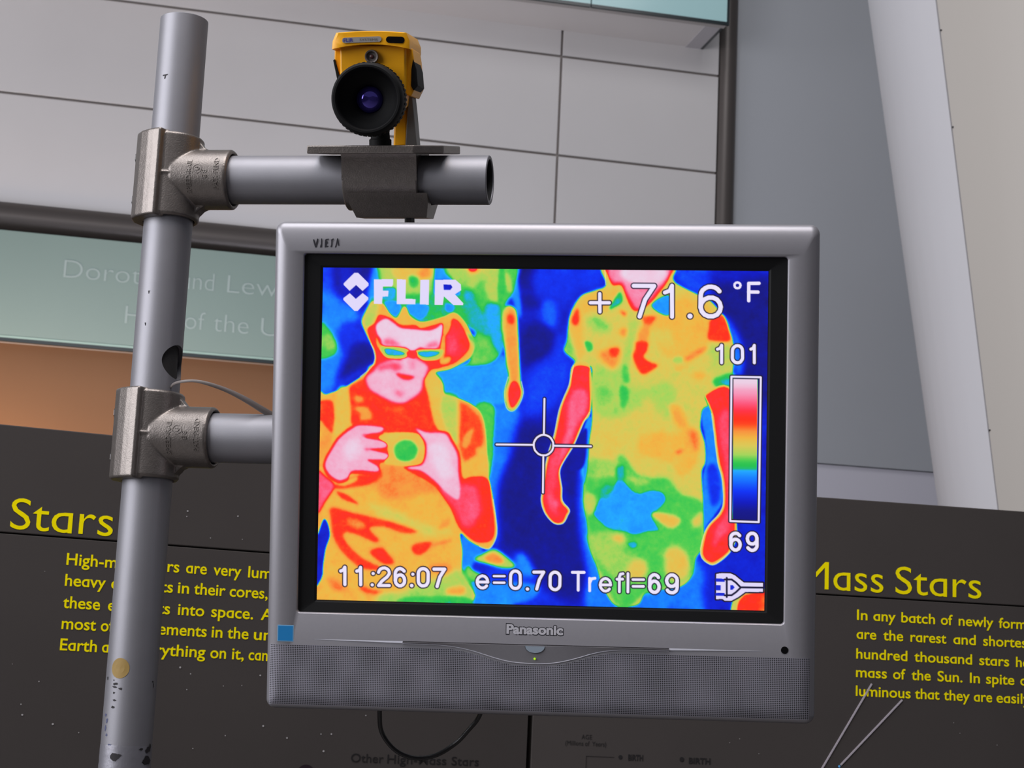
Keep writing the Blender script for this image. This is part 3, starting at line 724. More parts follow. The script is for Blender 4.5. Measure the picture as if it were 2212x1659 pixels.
# ------------------------------------------------------------------ television
# the picture on the screen: temperature patches (value, softness, outline), strokes and marks
SHAPES=[
(0.2,14,[(-29,-27),(50,-28),(78,76),(58,138),(-25,144)]),
(0.05,12,[(60,-28),(233,-29),(204,75),(142,137),(90,138),(52,76)]),
(0.12,12,[(76,-18),(118,-13),(141,75),(121,138),(79,102)]),
(0.29,14,[(-25,144),(95,148),(175,210),(144,251),(82,293),(100,386),(91,490),(36,579),(-17,590)]),
(0.31,8,[(214,74),(233,-29),(275,-30),(262,136),(216,162),(205,126)]),
(0.17,10,[(97,252),(176,272),(235,359),(247,416),(221,447),(87,531),(66,501),(110,386),(83,314)]),
(0.04,9,[(136,350),(209,338),(241,385),(226,431),(164,468),(87,505),(101,459),(121,412)]),
(0.425,6,[(-23,253),(30,273),(65,335),(71,376),(43,405),(-20,403)]),
(0.47,5,[(15,305),(46,314),(60,361),(21,372)]),
(0.28,10,[(764,630),(898,623),(900,786),(851,889),(822,1002),(825,1196),(805,1222),(748,891)]),
(0.04,12,[(877,-34),(995,-35),(992,83),(899,79)]),
(0.27,12,[(1001,6),(1055,5),(1053,67),(1002,62)]),
(0.05,10,[(905,115),(997,111),(998,170),(916,171)]),
(0.2,12,[(1003,144),(1054,144),(1051,241),(1005,242)]),
(0.035,12,[(907,274),(989,242),(1067,272),(1027,365),(956,427),(915,428)]),
(0.2,18,[(947,468),(1058,400),(1071,579),(970,657),(908,633)]),
(0.04,18,[(904,694),(991,682),(1066,732),(1025,851),(1017,1004),(1029,1106),(1106,1180),(1109,1333),(980,1295),(903,1266),(841,1257),(824,1145),(821,982),(861,864)]),
(0.3,5,[(856,-34),(877,7),(903,161),(901,222),(880,182),(859,130),(828,120)]),
(0.18,14,[(852,1298),(980,1295),(1058,1344),(1187,1473),(727,1484),(726,1403)]),
(0.17,14,[(971,-4),(1258,-7),(1259,65),(1168,86),(1102,169),(1045,129),(973,129)]),
(0.24,12,[(1005,150),(1051,149),(1058,272),(1006,242)]),
(0.19,14,[(1038,303),(1104,302),(1101,389),(1137,414),(1108,527),(1032,580),(1010,478),(1055,400)]),
(0.045,12,[(960,273),(1006,252),(1053,293),(1034,354),(962,401)]),
(0.045,16,[(1152,757),(1207,679),(1211,883),(1181,985),(1194,1138),(1196,1290),(1239,1391),(1230,1472),(1097,1475),(941,1321),(939,1169),(1122,1088),(1088,911)]),
(0.2,14,[(1574,-9),(1736,-11),(1748,112),(1687,102),(1610,62)]),
(0.035,16,[(1763,122),(1807,-11),(2008,-13),(2015,565),(1855,568),(1892,364),(1861,263)]),
(0.12,18,[(1736,-41),(2008,-43),(2009,23),(1787,40)]),
(0.26,9,[(1810,213),(1840,233),(1887,334),(1893,445),(1863,466),(1851,314)]),
(0.13,16,[(1703,1279),(1997,1131),(2002,1504),(1706,1511)]),
(0.27,12,[(1713,1289),(1725,1430),(1701,1511),(1241,1523),(1218,1341),(1185,1189),(1172,1036),(1189,781),(1223,730),(1396,1032)]),
(0.49,7,[(267,-30),(514,-32),(511,51),(502,149),(445,155),(393,135),(341,146),(289,136),(266,74),(255,22)]),
(0.56,8,[(317,-30),(489,-31),(500,36),(433,62),(339,53)]),
(0.63,6,[(432,10),(479,0),(490,31),(448,41)]),
(0.4,5,[(391,37),(433,42),(436,78),(402,83)]),
(0.39,7,[(216,142),(288,126),(641,112),(715,173),(696,276),(602,226),(499,247),(395,238),(322,229),(248,198)]),
(0.425,6,[(566,-32),(866,-34),(876,69),(853,125),(834,172),(830,275),(816,377),(781,429),(699,441),(606,452),(688,400),(696,276),(654,225),(637,148),(599,61)]),
(0.31,4,[(514,-32),(566,-32),(583,45),(547,52),(511,46)]),
(0.36,8,[(652,96),(693,106),(704,147),(736,204),(779,275),(759,306),(696,276),(654,225),(642,163)]),
(0.345,6,[(751,152),(808,167),(821,367),(785,357),(763,275),(736,204)]),
(0.49,7,[(572,-16),(804,-34),(807,141),(756,131),(728,49),(682,86),(594,56)]),
(0.56,5,[(644,-33),(711,-33),(702,19),(666,21)]),
(0.74,3,[(654,-33),(704,-33),(697,8),(666,9)]),
(0.5,5,[(826,18),(852,38),(861,100),(837,95)]),
(0.4,4,[(805,-8),(823,-8),(828,120),(802,152),(796,69)]),
(0.45,7,[(697,307),(738,312),(791,388),(740,420),(678,420)]),
(0.315,3,[(284,154),(330,148),(360,177),(337,216),(305,203)]),
(0.315,3,[(388,166),(479,165),(477,206),(446,230),(404,207)]),
(0.315,3,[(562,159),(601,169),(591,195),(565,190)]),
(0.345,3,[(262,95),(329,89),(330,136),(283,146)]),
(0.32,5,[(508,464),(621,439),(709,438),(781,419),(822,383),(843,428),(854,480),(841,598),(784,611),(712,630),(608,591),(546,571),(535,515)]),
(0.425,5,[(702,625),(784,611),(793,686),(787,767),(788,839),(769,942),(747,840)]),
(0.56,4,[(831,172),(859,165),(883,192),(891,274),(899,402),(907,505),(917,556),(900,607),(872,636),(845,618),(835,552),(852,485),(838,413),(824,300),(818,223)]),
(0.62,4,[(842,192),(870,192),(882,274),(893,479),(865,495),(847,377),(835,275)]),
(0.71,5,[(840,208),(868,207),(871,243),(845,244)]),
(0.74,3,[(865,508),(891,507),(908,556),(892,600),(869,622),(855,598),(851,546)]),
(0.29,6,[(650,1200),(749,1259),(714,1311),(704,1368),(787,1401),(905,1399),(1008,1422),(932,1490),(665,1496)]),
(0.3,10,[(903,1266),(950,1291),(987,1371),(905,1358)]),
(0.5,5,[(711,1306),(749,1275),(800,1254),(857,1288),(896,1330),(848,1341),(776,1325)]),
(0.62,4,[(755,1295),(795,1274),(837,1298),(837,1319),(786,1315)]),
(0.46,5,[(681,1332),(709,1352),(746,1372),(710,1403),(674,1368)]),
(0.585,2.2,[(-37,595),(25,575),(103,544),(180,494),(229,449),(245,410),(237,369),(214,323),(192,277),(181,241),(198,199),(226,152),(273,159),(311,208),(342,223),(367,179),(383,179),(402,217),(447,240),(498,234),(550,218),(602,199),(646,235),(681,292),(698,343),(677,400),(631,431),(580,455),(521,471),(553,517),(564,563),(624,583),(702,620),(738,671),(755,768),(762,850),(769,932),(791,1034),(810,1161),(802,1217),(775,1255),(733,1245),(686,1220),(646,1190),(656,1267),(656,1369),(676,1501),(39,1517),(25,1383),(34,1280),(54,1203),(26,1136),(-25,1215)]),
(0.5,6,[(186,230),(216,168),(258,167),(238,250),(218,271),(197,271)]),
(0.44,6,[(634,287),(697,307),(708,358),(657,421),(606,447),(677,400),(692,343)]),
(0.715,4,[(127,546),(201,494),(247,436),(482,474),(472,505),(497,587),(522,690),(565,782),(456,763),(300,745),(185,726),(143,706),(134,644)]),
(0.715,4,[(-37,621),(47,599),(66,671),(60,749),(28,729),(1,693),(-36,673)]),
(0.62,6,[(-35,699),(12,713),(55,775),(31,853),(-10,905)]),
(0.56,5,[(77,555),(123,549),(136,686),(107,748),(71,795),(60,749),(70,687)]),
(0.5,7,[(556,566),(621,586),(626,688),(635,786),(586,761),(548,664),(526,613)]),
(0.56,6,[(477,485),(518,474),(556,535),(547,638),(564,741),(522,690),(500,587)]),
(0.7,6,[(634,601),(687,626),(734,687),(746,789),(710,810),(716,851),(665,872),(633,791),(636,662)]),
(0.62,5,[(658,749),(698,718),(674,800),(648,801)]),
(0.58,5,[(650,883),(747,830),(764,932),(692,923)]),
(0.62,6,[(156,577),(193,587),(193,607),(162,608)]),
(0.62,5,[(157,634),(214,630),(236,679),(184,687),(184,659)]),
(0.68,6,[(298,626),(376,630),(371,651),(298,647)]),
(0.735,2.5,[(208,276),(238,250),(256,214),(280,214),(322,229),(358,254),(426,256),(452,269),(509,255),(551,249),(559,309),(558,381),(585,422),(544,448),(502,459),(472,495),(465,542),(442,578),(391,607),(329,608),(255,575),(218,545),(199,499),(242,447),(247,385),(224,333)]),
(0.745,3,[(587,236),(602,225),(634,251),(668,318),(672,359),(641,398),(600,429),(549,437),(563,381),(562,309),(577,277)]),
(0.785,8,[(593,308),(619,328),(625,375),(584,386),(568,360)]),
(0.6,4,[(553,252),(584,241),(580,272),(564,298),(546,288)]),
(0.98,3.2,[(250,255),(290,230),(327,249),(359,270),(427,277),(489,281),(525,268),(547,253),(546,298),(529,355),(480,361),(449,356),(413,372),(376,355),(287,350),(271,322),(251,291)]),
(0.84,6,[(282,322),(323,319),(360,347),(334,355),(287,350)]),
(0.84,6,[(469,351),(521,324),(532,353),(480,359)]),
(0.93,5,[(263,441),(325,415),(361,417),(377,404),(424,406),(481,438),(482,464),(464,505),(458,547),(432,575),(381,606),(334,603),(271,575),(223,545),(207,499),(243,465)]),
(0.8,7,[(325,425),(367,440),(347,466),(310,456),(263,467),(263,441)]),
(0.88,6,[(398,408),(429,408),(425,455),(398,450)]),
(0.73,4,[(342,474),(389,481),(428,490),(399,505),(363,497)]),
(0.84,6,[(338,551),(380,558),(370,582),(344,577)]),
(0.6,3,[(548,309),(560,309),(556,412),(543,427),(540,381)]),
(0.58,3,[(249,312),(264,343),(287,358),(272,374),(253,348)]),
(0.5,2.2,[(269,358),(324,355),(381,363),(398,377),(379,405),(309,407),(279,387)]),
(0.345,1.5,[(288,367),(324,367),(377,383),(364,393),(304,392)]),
(0.5,2.2,[(429,377),(449,368),(537,364),(555,375),(533,409),(471,415),(442,400)]),
(0.345,1.5,[(443,378),(530,375),(528,389),(496,399),(457,397)]),
(0.74,2,[(392,375),(431,375),(436,398),(418,408),(392,396)]),
(0.57,5,[(546,412),(584,398),(585,419),(554,432)]),
(0.64,10,[(251,890),(459,912),(564,997),(461,1014),(305,1043),(252,977)]),
(0.53,9,[(233,1065),(332,1084),(463,1143),(619,1180),(516,1208),(385,1155),(281,1116)]),
(0.715,5,[(65,991),(147,948),(230,921),(277,915),(283,941),(231,978),(148,995),(96,1001)]),
(0.58,4,[(85,978),(163,946),(169,961),(117,984)]),
(0.715,4,[(81,1011),(133,1026),(186,1069),(144,1059),(102,1042)]),
(0.715,5,[(56,1084),(150,1103),(276,1129),(359,1150),(453,1184),(391,1195),(318,1171),(256,1167),(235,1178),(278,1224),(257,1237),(178,1205),(126,1196),(121,1227),(196,1302),(280,1342),(291,1362),(218,1358),(165,1334),(102,1274),(69,1213),(58,1151)]),
(0.64,6,[(130,1129),(203,1148),(214,1173),(152,1170)]),
(0.715,5,[(237,1276),(289,1259),(326,1289),(350,1327),(306,1336),(258,1306)]),
(0.715,5,[(424,1256),(454,1235),(521,1231),(486,1281),(445,1289)]),
(0.64,6,[(546,1161),(597,1114),(592,1150),(557,1171)]),
(0.66,5,[(516,1239),(604,1217),(594,1230),(527,1249)]),
(0.7,6,[(198,1431),(240,1445),(303,1459),(262,1473),(199,1454)]),
(0.66,8,[(52,1393),(136,1442),(126,1458),(68,1449)]),
(0.64,6,[(508,1336),(595,1324),(617,1365),(591,1386),(519,1357)]),
(0.485,9,[(287,1470),(391,1452),(509,1398),(560,1386),(663,1353),(686,1506),(314,1515)]),
(0.6,6,[(592,1437),(664,1425),(665,1460),(598,1462)]),
(0.4,5,[(391,1482),(675,1473),(676,1516),(397,1523)]),
(0.72,2.6,[(653,937),(692,933),(764,942),(786,1044),(801,1161),(789,1213),(754,1229),(712,1224),(671,1195),(634,1155),(599,1078),(543,998),(491,957),(396,908),(391,893),(458,881),(473,845),(478,804),(456,753),(424,717),(487,726),(575,733),(606,771),(639,837)]),
(0.8,8,[(615,971),(708,979),(736,1086),(691,1158),(654,1149),(612,1073),(553,992)]),
(0.93,3.5,[(437,723),(487,739),(567,743),(596,781),(626,837),(632,914),(641,985),(632,1037),(580,1007),(522,952),(464,912),(409,904),(407,896),(466,886),(485,845),(486,793),(466,758)]),
(0.99,8,[(498,803),(560,792),(597,853),(609,925),(563,946),(520,875)]),
(0.73,2.6,[(15,889),(48,816),(86,759),(143,714),(184,701),(299,719),(289,745),(311,791),(309,817),(316,848),(315,873),(276,884),(277,925),(241,936),(147,933),(132,962),(90,975),(38,945)]),
(0.92,2.6,[(27,889),(59,821),(94,769),(148,727),(185,712),(284,720),(274,741),(227,749),(207,767),(295,785),(298,809),(228,819),(307,840),(306,863),(219,866),(264,895),(264,918),(188,914),(147,920),(127,949),(90,960),(48,935)]),
(0.98,9,[(113,800),(170,768),(197,824),(177,860),(130,866)]),
(0.76,4,[(193,753),(232,755),(206,763)]),
(0.78,4,[(207,816),(244,817),(213,825)]),
(0.82,5,[(-31,916),(32,948),(70,986),(40,1043),(-27,1132)]),
(0.56,2.2,[(269,766),(310,745),(425,742),(459,760),(475,814),(466,871),(407,890),(313,886),(297,874),(316,842),(309,796)]),
(0.405,4,[(345,796),(378,775),(420,779),(446,814),(434,856),(393,871),(354,860),(338,824)]),
(0.53,2.5,[(1272,-37),(1281,65),(1239,91),(1178,112),(1143,158),(1119,220),(1112,323),(1101,364),(1147,404),(1143,435),(1219,434),(1223,526),(1227,653),(1216,760),(1215,812),(1210,863),(1197,934),(1198,1036),(1214,1137),(1226,1239),(1258,1319),(1285,1405),(1342,1490),(1443,1487),(1483,1428),(1594,1413),(1644,1396),(1679,1355),(1695,1279),(1722,1228),(1731,1127),(1730,1026),(1718,899),(1735,848),(1732,772),(1710,697),(1719,630),(1744,610),(1733,544),(1844,535),(1849,441),(1851,329),(1825,253),(1799,193),(1738,127),(1687,105),(1611,67),(1580,37),(1574,-40)]),
(0.455,5,[(1100,364),(1111,312),(1116,246),(1130,322),(1167,373),(1152,414),(1142,404)]),
(0.575,9,[(1143,169),(1179,127),(1280,85),(1331,80),(1332,126),(1281,177),(1190,199),(1182,373),(1162,404),(1141,322),(1129,241)]),
(0.58,12,[(1486,226),(1611,113),(1728,147),(1769,223),(1731,341),(1640,398),(1539,369),(1507,298)]),
(0.54,9,[(1487,277),(1563,266),(1589,337),(1528,338)]),
(0.485,10,[(1225,464),(1285,423),(1367,422),(1399,523),(1490,522),(1566,495),(1602,571),(1583,673),(1522,623),(1471,573),(1390,646),(1289,652),(1237,628)]),
(0.49,7,[(1384,238),(1425,237),(1406,329),(1387,447),(1357,437),(1375,330)]),
(0.485,9,[(1200,219),(1262,213),(1313,269),(1263,280),(1211,260)]),
(0.455,5,[(1216,219),(1262,224),(1293,259),(1262,260)]),
(0.39,3.5,[(1191,322),(1220,326),(1227,357),(1203,365)]),
(0.42,5,[(1362,427),(1382,429),(1393,493),(1365,498)]),
(0.4,5,[(1350,524),(1383,529),(1387,585),(1359,616)]),
(0.45,8,[(1256,530),(1307,535),(1308,586),(1268,612),(1247,571)]),
(0.48,5,[(1590,388),(1625,385),(1623,411),(1590,411)]),
(0.5,9,[(1741,341),(1842,345),(1843,436),(1773,467)]),
(0.72,5,[(1129,220),(1156,169),(1166,220),(1155,250),(1132,243)]),
(0.71,4,[(1749,218),(1804,198),(1836,284),(1831,314),(1776,315),(1735,303),(1740,254)]),
(0.69,5,[(1445,206),(1506,205),(1491,237),(1466,262),(1450,237)]),
(0.64,6,[(1436,263),(1476,237),(1472,318),(1431,319)]),
(0.72,4.5,[(1421,319),(1472,321),(1470,359),(1455,385),(1478,405),(1519,425),(1459,466),(1428,446),(1404,386),(1414,350)]),
(0.64,9,[(1254,372),(1304,351),(1345,351),(1346,402),(1326,443),(1285,423)]),
(0.715,5,[(1304,351),(1343,348),(1343,376),(1318,389),(1300,372)]),
(0.69,5,[(1345,177),(1376,192),(1366,207),(1351,197)]),
(0.64,6,[(1349,264),(1375,263),(1370,299),(1349,289)]),
(0.665,6,[(1635,393),(1690,351),(1728,336),(1726,356),(1656,400)]),
(0.6,8,[(1677,453),(1722,453),(1712,483),(1677,479)]),
(0.6,8,[(1590,429),(1651,423),(1611,449)]),
(0.6,8,[(1572,602),(1618,602),(1659,682),(1706,732),(1670,753),(1594,673)]),
(0.38,5,[(1763,483),(1853,451),(1854,507),(1834,520),(1783,520)]),
(0.35,4,[(1803,487),(1843,482),(1844,502),(1814,507)]),
(0.375,3.5,[(1297,173),(1342,98),(1357,136),(1332,162)]),
(0.31,3,[(1485,160),(1515,127),(1566,113),(1567,195),(1531,196)]),
(0.73,2.6,[(1281,-38),(1566,-40),(1564,32),(1510,114),(1460,165),(1412,184),(1383,151),(1351,73),(1310,69),(1290,24)]),
(0.86,4.5,[(1294,3),(1360,-28),(1553,-29),(1554,29),(1504,99),(1454,150),(1419,171),(1383,115),(1356,59),(1310,52)]),
(0.98,6,[(1350,3),(1432,-8),(1544,1),(1539,37),(1494,73),(1423,64),(1361,39)]),
(0.58,8,[(1453,736),(1584,719),(1665,723),(1711,773),(1682,875),(1622,916),(1571,851),(1444,818)]),
(0.67,5,[(1600,805),(1631,794),(1631,809),(1611,820)]),
(0.67,8,[(1655,718),(1695,717),(1701,793),(1681,793)]),
(0.425,6,[(1206,929),(1272,912),(1338,911),(1342,840),(1373,829),(1435,909),(1496,924),(1572,927),(1628,992),(1720,1026),(1728,1127),(1725,1228),(1693,1279),(1674,1360),(1503,1435),(1473,1436),(1413,1493),(1352,1495),(1300,1405),(1231,1249),(1214,1137),(1198,1036)]),
(0.47,8,[(1205,847),(1337,855),(1333,911),(1201,929)]),
(0.325,3,[(1344,942),(1367,936),(1390,961),(1416,986),(1451,995),(1486,982),(1537,986),(1559,1019),(1528,1065),(1498,1091),(1519,1131),(1529,1156),(1479,1162),(1423,1175),(1378,1165),(1316,1156),(1275,1126),(1240,1086),(1254,1050),(1279,1009),(1319,988)]),
(0.355,5,[(1340,881),(1373,875),(1377,931),(1344,937)]),
(0.37,8,[(1273,963),(1334,962),(1304,1003),(1264,1025)]),
(0.51,6,[(1202,995),(1246,1010),(1249,1060),(1224,1096),(1201,1061)]),
(0.56,5,[(1501,1086),(1549,1080),(1625,1101),(1605,1139),(1565,1138)]),
(0.53,6,[(1680,1107),(1723,1071),(1716,1127),(1686,1138)]),
(0.48,8,[(1220,1178),(1357,1175),(1383,1195),(1379,1256),(1450,1285),(1481,1334),(1452,1376),(1350,1378),(1294,1329),(1242,1259)]),
(0.55,7,[(1327,1186),(1373,1185),(1376,1210),(1343,1211)]),
(0.55,9,[(1400,1306),(1466,1289),(1481,1334),(1452,1371),(1406,1362)]),
(0.55,9,[(1561,1252),(1611,1225),(1657,1260),(1668,1330),(1639,1376),(1573,1363)]),
(0.48,6,[(1389,920),(1476,929),(1481,949),(1430,955)]),
(0.35,3,[(1396,1215),(1434,1211),(1432,1234),(1409,1237)]),
(0.29,3,[(1719,615),(1757,615),(1776,751),(1788,847),(1815,938),(1810,1024),(1786,1070),(1746,1126),(1732,1137),(1725,1000),(1723,914),(1736,848),(1731,752),(1715,671)]),
(0.17,6,[(1743,873),(1778,863),(1802,943),(1795,1024),(1765,1045),(1749,975)]),
(0.31,3,[(1183,761),(1207,669),(1227,669),(1214,781),(1211,883),(1197,960),(1190,883)]),
(0.06,3,[(1153,782),(1198,710),(1207,751),(1190,883),(1114,885)]),
(0.56,1.6,[(1138,430),(1215,429),(1222,628),(1191,684),(1160,761),(1143,797),(1099,870),(1088,911),(1099,977),(1102,1033),(1134,1072),(1127,1098),(1106,1135),(1066,1136),(1026,1095),(1006,1040),(1010,989),(1021,886),(1038,809),(1059,743),(1078,640),(1098,579),(1123,517)]),
(0.745,2,[(1145,436),(1208,435),(1213,475),(1215,628),(1186,679),(1153,761),(1137,792),(1092,870),(1081,911),(1091,977),(1094,1038),(1125,1074),(1119,1094),(1101,1128),(1066,1129),(1032,1090),(1015,1040),(1019,988),(1031,886),(1048,809),(1068,743),(1087,640),(1107,578),(1131,517)]),
(0.83,7,[(1134,553),(1200,546),(1202,628),(1157,705),(1108,834),(1053,937),(1044,1039),(1071,1074),(1080,1038),(1054,1013),(1067,860),(1111,732)]),
(0.79,7,[(1042,860),(1086,783),(1082,860),(1060,1039),(1091,1089),(1055,1090),(1034,1014)]),
(0.56,1.6,[(1733,541),(1844,535),(1849,922),(1877,1149),(1848,1245),(1786,1300),(1748,1297),(1717,1258),(1729,1177),(1751,1129),(1798,1075),(1814,1024),(1808,923),(1787,847),(1770,721),(1757,635),(1734,574)]),
(0.735,2,[(1736,550),(1844,542),(1849,922),(1866,1139),(1843,1235),(1783,1288),(1751,1287),(1727,1253),(1739,1177),(1759,1132),(1806,1080),(1823,1024),(1818,923),(1796,847),(1778,721),(1767,645),(1749,595)]),
(0.8,7,[(1790,645),(1835,634),(1844,922),(1852,1124),(1812,1176),(1773,1227),(1782,1146),(1831,1049),(1818,872),(1796,746)]),
(0.5,2,[(1852,1507),(1862,1457),(1886,1429),(1921,1418),(2021,1410),(2022,1523),(1852,1528)]),
(0.72,2.5,[(1879,1507),(1886,1466),(1906,1438),(1931,1427),(2021,1420),(2022,1523),(1877,1527)]),
]
STROKES=[
(15.3422,1,[(1213,148),(1297,147)]),
(15.3422,1,[(1254,107),(1256,188)]),
(18.9522,1,[(1405,70),(1496,70),(1456,132),(1433,207)]),
(18.0497,1,[(1544,99),(1565,91),(1575,68),(1577,207)]),
(22.5621,1,[(1656,203),(1657,203)]),
(19.8547,1,[(1785,91),(1776,81),(1764,74),(1749,71),(1735,72),(1722,78),(1711,87),(1705,98),(1703,111),(1703,165)]),
(19.8547,1,[(1792,161),(1788,180),(1776,195),(1758,203),(1738,203),(1720,195),(1708,181),(1703,162),(1707,143),(1720,128),(1737,120),(1757,120),(1775,128),(1787,143),(1792,161)]),
(10.717,0,[(1878,64),(1876,71),(1871,76),(1864,77),(1858,76),(1853,71),(1851,64),(1852,58),(1857,53),(1864,51),(1871,53),(1876,57),(1878,64)]),
(15.3422,0,[(1915,132),(1914,55),(1959,54)]),
(15.3422,0,[(1914,93),(1955,93)]),
(13.5373,1,[(1780,349),(1792,344),(1798,331),(1799,409)]),
(14.4398,1,[(1846,355),(1847,348),(1850,342),(1855,337),(1861,333),(1868,332),(1875,333),(1881,336),(1886,341),(1889,348),(1890,355),(1891,385),(1890,392),(1886,398),(1882,404),(1876,407),(1869,408),(1862,407),(1856,404),(1851,399),(1847,393),(1846,386),(1846,355)]),
(13.5373,1,[(1927,347),(1937,342),(1942,330),(1943,407)]),
(15.3422,1,[(1888,1172),(1883,1167),(1878,1163),(1871,1162),(1864,1163),(1858,1166),(1853,1171),(1850,1177),(1849,1185),(1850,1214)]),
(15.3422,1,[(1891,1212),(1889,1222),(1884,1231),(1875,1236),(1866,1236),(1858,1231),(1852,1223),(1850,1213),(1852,1202),(1857,1194),(1866,1189),(1875,1189),(1883,1193),(1889,1202),(1891,1212)]),
(15.3422,1,[(1925,1225),(1930,1230),(1936,1234),(1943,1236),(1949,1235),(1956,1232),(1961,1226),(1964,1220),(1965,1213),(1964,1182)]),
(15.3422,1,[(1964,1184),(1963,1194),(1957,1203),(1948,1208),(1939,1208),(1930,1204),(1924,1195),(1922,1185),(1924,1174),(1930,1166),(1938,1161),(1948,1161),(1956,1165),(1962,1173),(1964,1184)]),
(15.3422,1,[(107,1369),(119,1364),(125,1352),(127,1429)]),
(15.3422,1,[(180,1368),(192,1364),(197,1351),(199,1428)]),
(14.4398,1,[(254,1377),(255,1377)]),
(14.4398,1,[(251,1428),(252,1428)]),
(14.4398,1,[(279,1371),(282,1363),(288,1356),(297,1352),(307,1351),(316,1354),(323,1359),(327,1367),(328,1376),(319,1390),(295,1410),(280,1430),(329,1429)]),
(15.3422,1,[(395,1363),(390,1358),(384,1354),(377,1352),(371,1353),(364,1356),(359,1362),(356,1368),(355,1376),(356,1407)]),
(15.3422,1,[(398,1404),(397,1415),(391,1424),(382,1429),(373,1429),(364,1424),(358,1416),(356,1405),(358,1394),(363,1386),(372,1381),(381,1380),(390,1385),(396,1394),(398,1404)]),
(14.4398,1,[(434,1376),(435,1376)]),
(16.2447,1,[(430,1427),(431,1427)]),
(15.3422,1,[(459,1374),(460,1366),(463,1360),(468,1354),(474,1351),(481,1350),(488,1351),(494,1354),(499,1359),(503,1365),(504,1373),(504,1404),(503,1411),(500,1417),(496,1423),(489,1426),(483,1427),(476,1427),(469,1423),(464,1418),(461,1412),(460,1405),(459,1374)]),
(15.3422,1,[(530,1351),(578,1350),(557,1385),(545,1428)]),
(13.5373,1,[(726,1404),(773,1403)]),
(13.5373,1,[(773,1403),(771,1392),(766,1384),(758,1378),(748,1376),(739,1379),(731,1385),(726,1395),(725,1405),(728,1416),(734,1424),(742,1429),(752,1430),(761,1427),(768,1420)]),
(10.717,1,[(800,1376),(848,1375)]),
(10.717,1,[(801,1405),(848,1404)]),
(14.4398,1,[(875,1375),(876,1368),(879,1361),(883,1356),(889,1352),(896,1351),(903,1352),(909,1355),(914,1360),(917,1367),(918,1374),(919,1405),(918,1413),(915,1419),(910,1425),(904,1428),(897,1429),(891,1428),(884,1425),(880,1420),(876,1414),(875,1406),(875,1375)]),
(15.3422,1,[(951,1430),(952,1430)]),
(14.4398,1,[(979,1354),(1023,1353),(1004,1387),(993,1429)]),
(14.4398,1,[(1052,1376),(1053,1369),(1056,1362),(1061,1357),(1067,1353),(1073,1352),(1080,1353),(1086,1356),(1091,1361),(1095,1368),(1096,1375),(1096,1406),(1095,1414),(1092,1420),(1087,1425),(1081,1429),(1075,1430),(1068,1429),(1062,1426),(1057,1421),(1053,1415),(1052,1407),(1052,1376)]),
(13.5373,0,[(1151,1351),(1203,1350)]),
(13.5373,0,[(1177,1351),(1178,1429)]),
(12.6348,0,[(1228,1376),(1229,1431)]),
(12.6348,0,[(1229,1395),(1237,1378),(1252,1375)]),
(12.6348,1,[(1276,1404),(1321,1403)]),
(12.6348,1,[(1322,1403),(1320,1392),(1315,1383),(1307,1377),(1298,1375),(1289,1378),(1281,1385),(1277,1394),(1275,1405),(1278,1416),(1284,1424),(1292,1430),(1301,1431),(1310,1428),(1317,1421)]),
(12.6348,1,[(1376,1352),(1365,1354),(1360,1367),(1361,1432)]),
(12.6348,1,[(1350,1377),(1375,1376)]),
(12.6348,1,[(1398,1351),(1399,1432)]),
(11.7323,1,[(1420,1377),(1468,1376)]),
(11.7323,1,[(1421,1407),(1468,1406)]),
(15.3422,1,[(1533,1365),(1529,1359),(1523,1355),(1516,1353),(1510,1354),(1504,1358),(1499,1363),(1496,1370),(1495,1377),(1495,1408)]),
(15.3422,1,[(1537,1406),(1535,1417),(1529,1426),(1521,1431),(1512,1431),(1503,1426),(1497,1418),(1495,1407),(1497,1396),(1503,1387),(1511,1382),(1520,1382),(1529,1387),(1534,1395),(1537,1406)]),
(15.3422,1,[(1573,1420),(1578,1426),(1585,1430),(1592,1431),(1599,1431),(1606,1427),(1612,1422),(1615,1415),(1616,1407),(1616,1376)]),
(15.3422,1,[(1616,1377),(1614,1388),(1607,1397),(1598,1402),(1588,1403),(1578,1398),(1572,1389),(1569,1378),(1572,1367),(1578,1359),(1587,1353),(1598,1353),(1607,1358),(1614,1366),(1616,1377)]),
(8.76846,1,[(1057,787),(1056,799),(1052,810),(1045,819),(1036,827),(1025,832),(1014,833),(1003,832),(992,828),(983,820),(975,811),(971,800),(969,788),(970,776),(975,765),(982,755),(991,748),(1001,743),(1013,741),(1024,743),(1035,747),(1044,754),(1051,764),(1056,775),(1057,787)]),
(8.76846,1,[(1014,580),(1014,738)]),
(8.76846,1,[(802,788),(967,787)]),
(8.76846,1,[(1063,789),(1225,789)]),
(8.76846,1,[(1013,840),(1014,999)]),
(8.76846,1,[(1843,470),(1972,471),(1971,1111),(1846,1109),(1843,470)]),
]
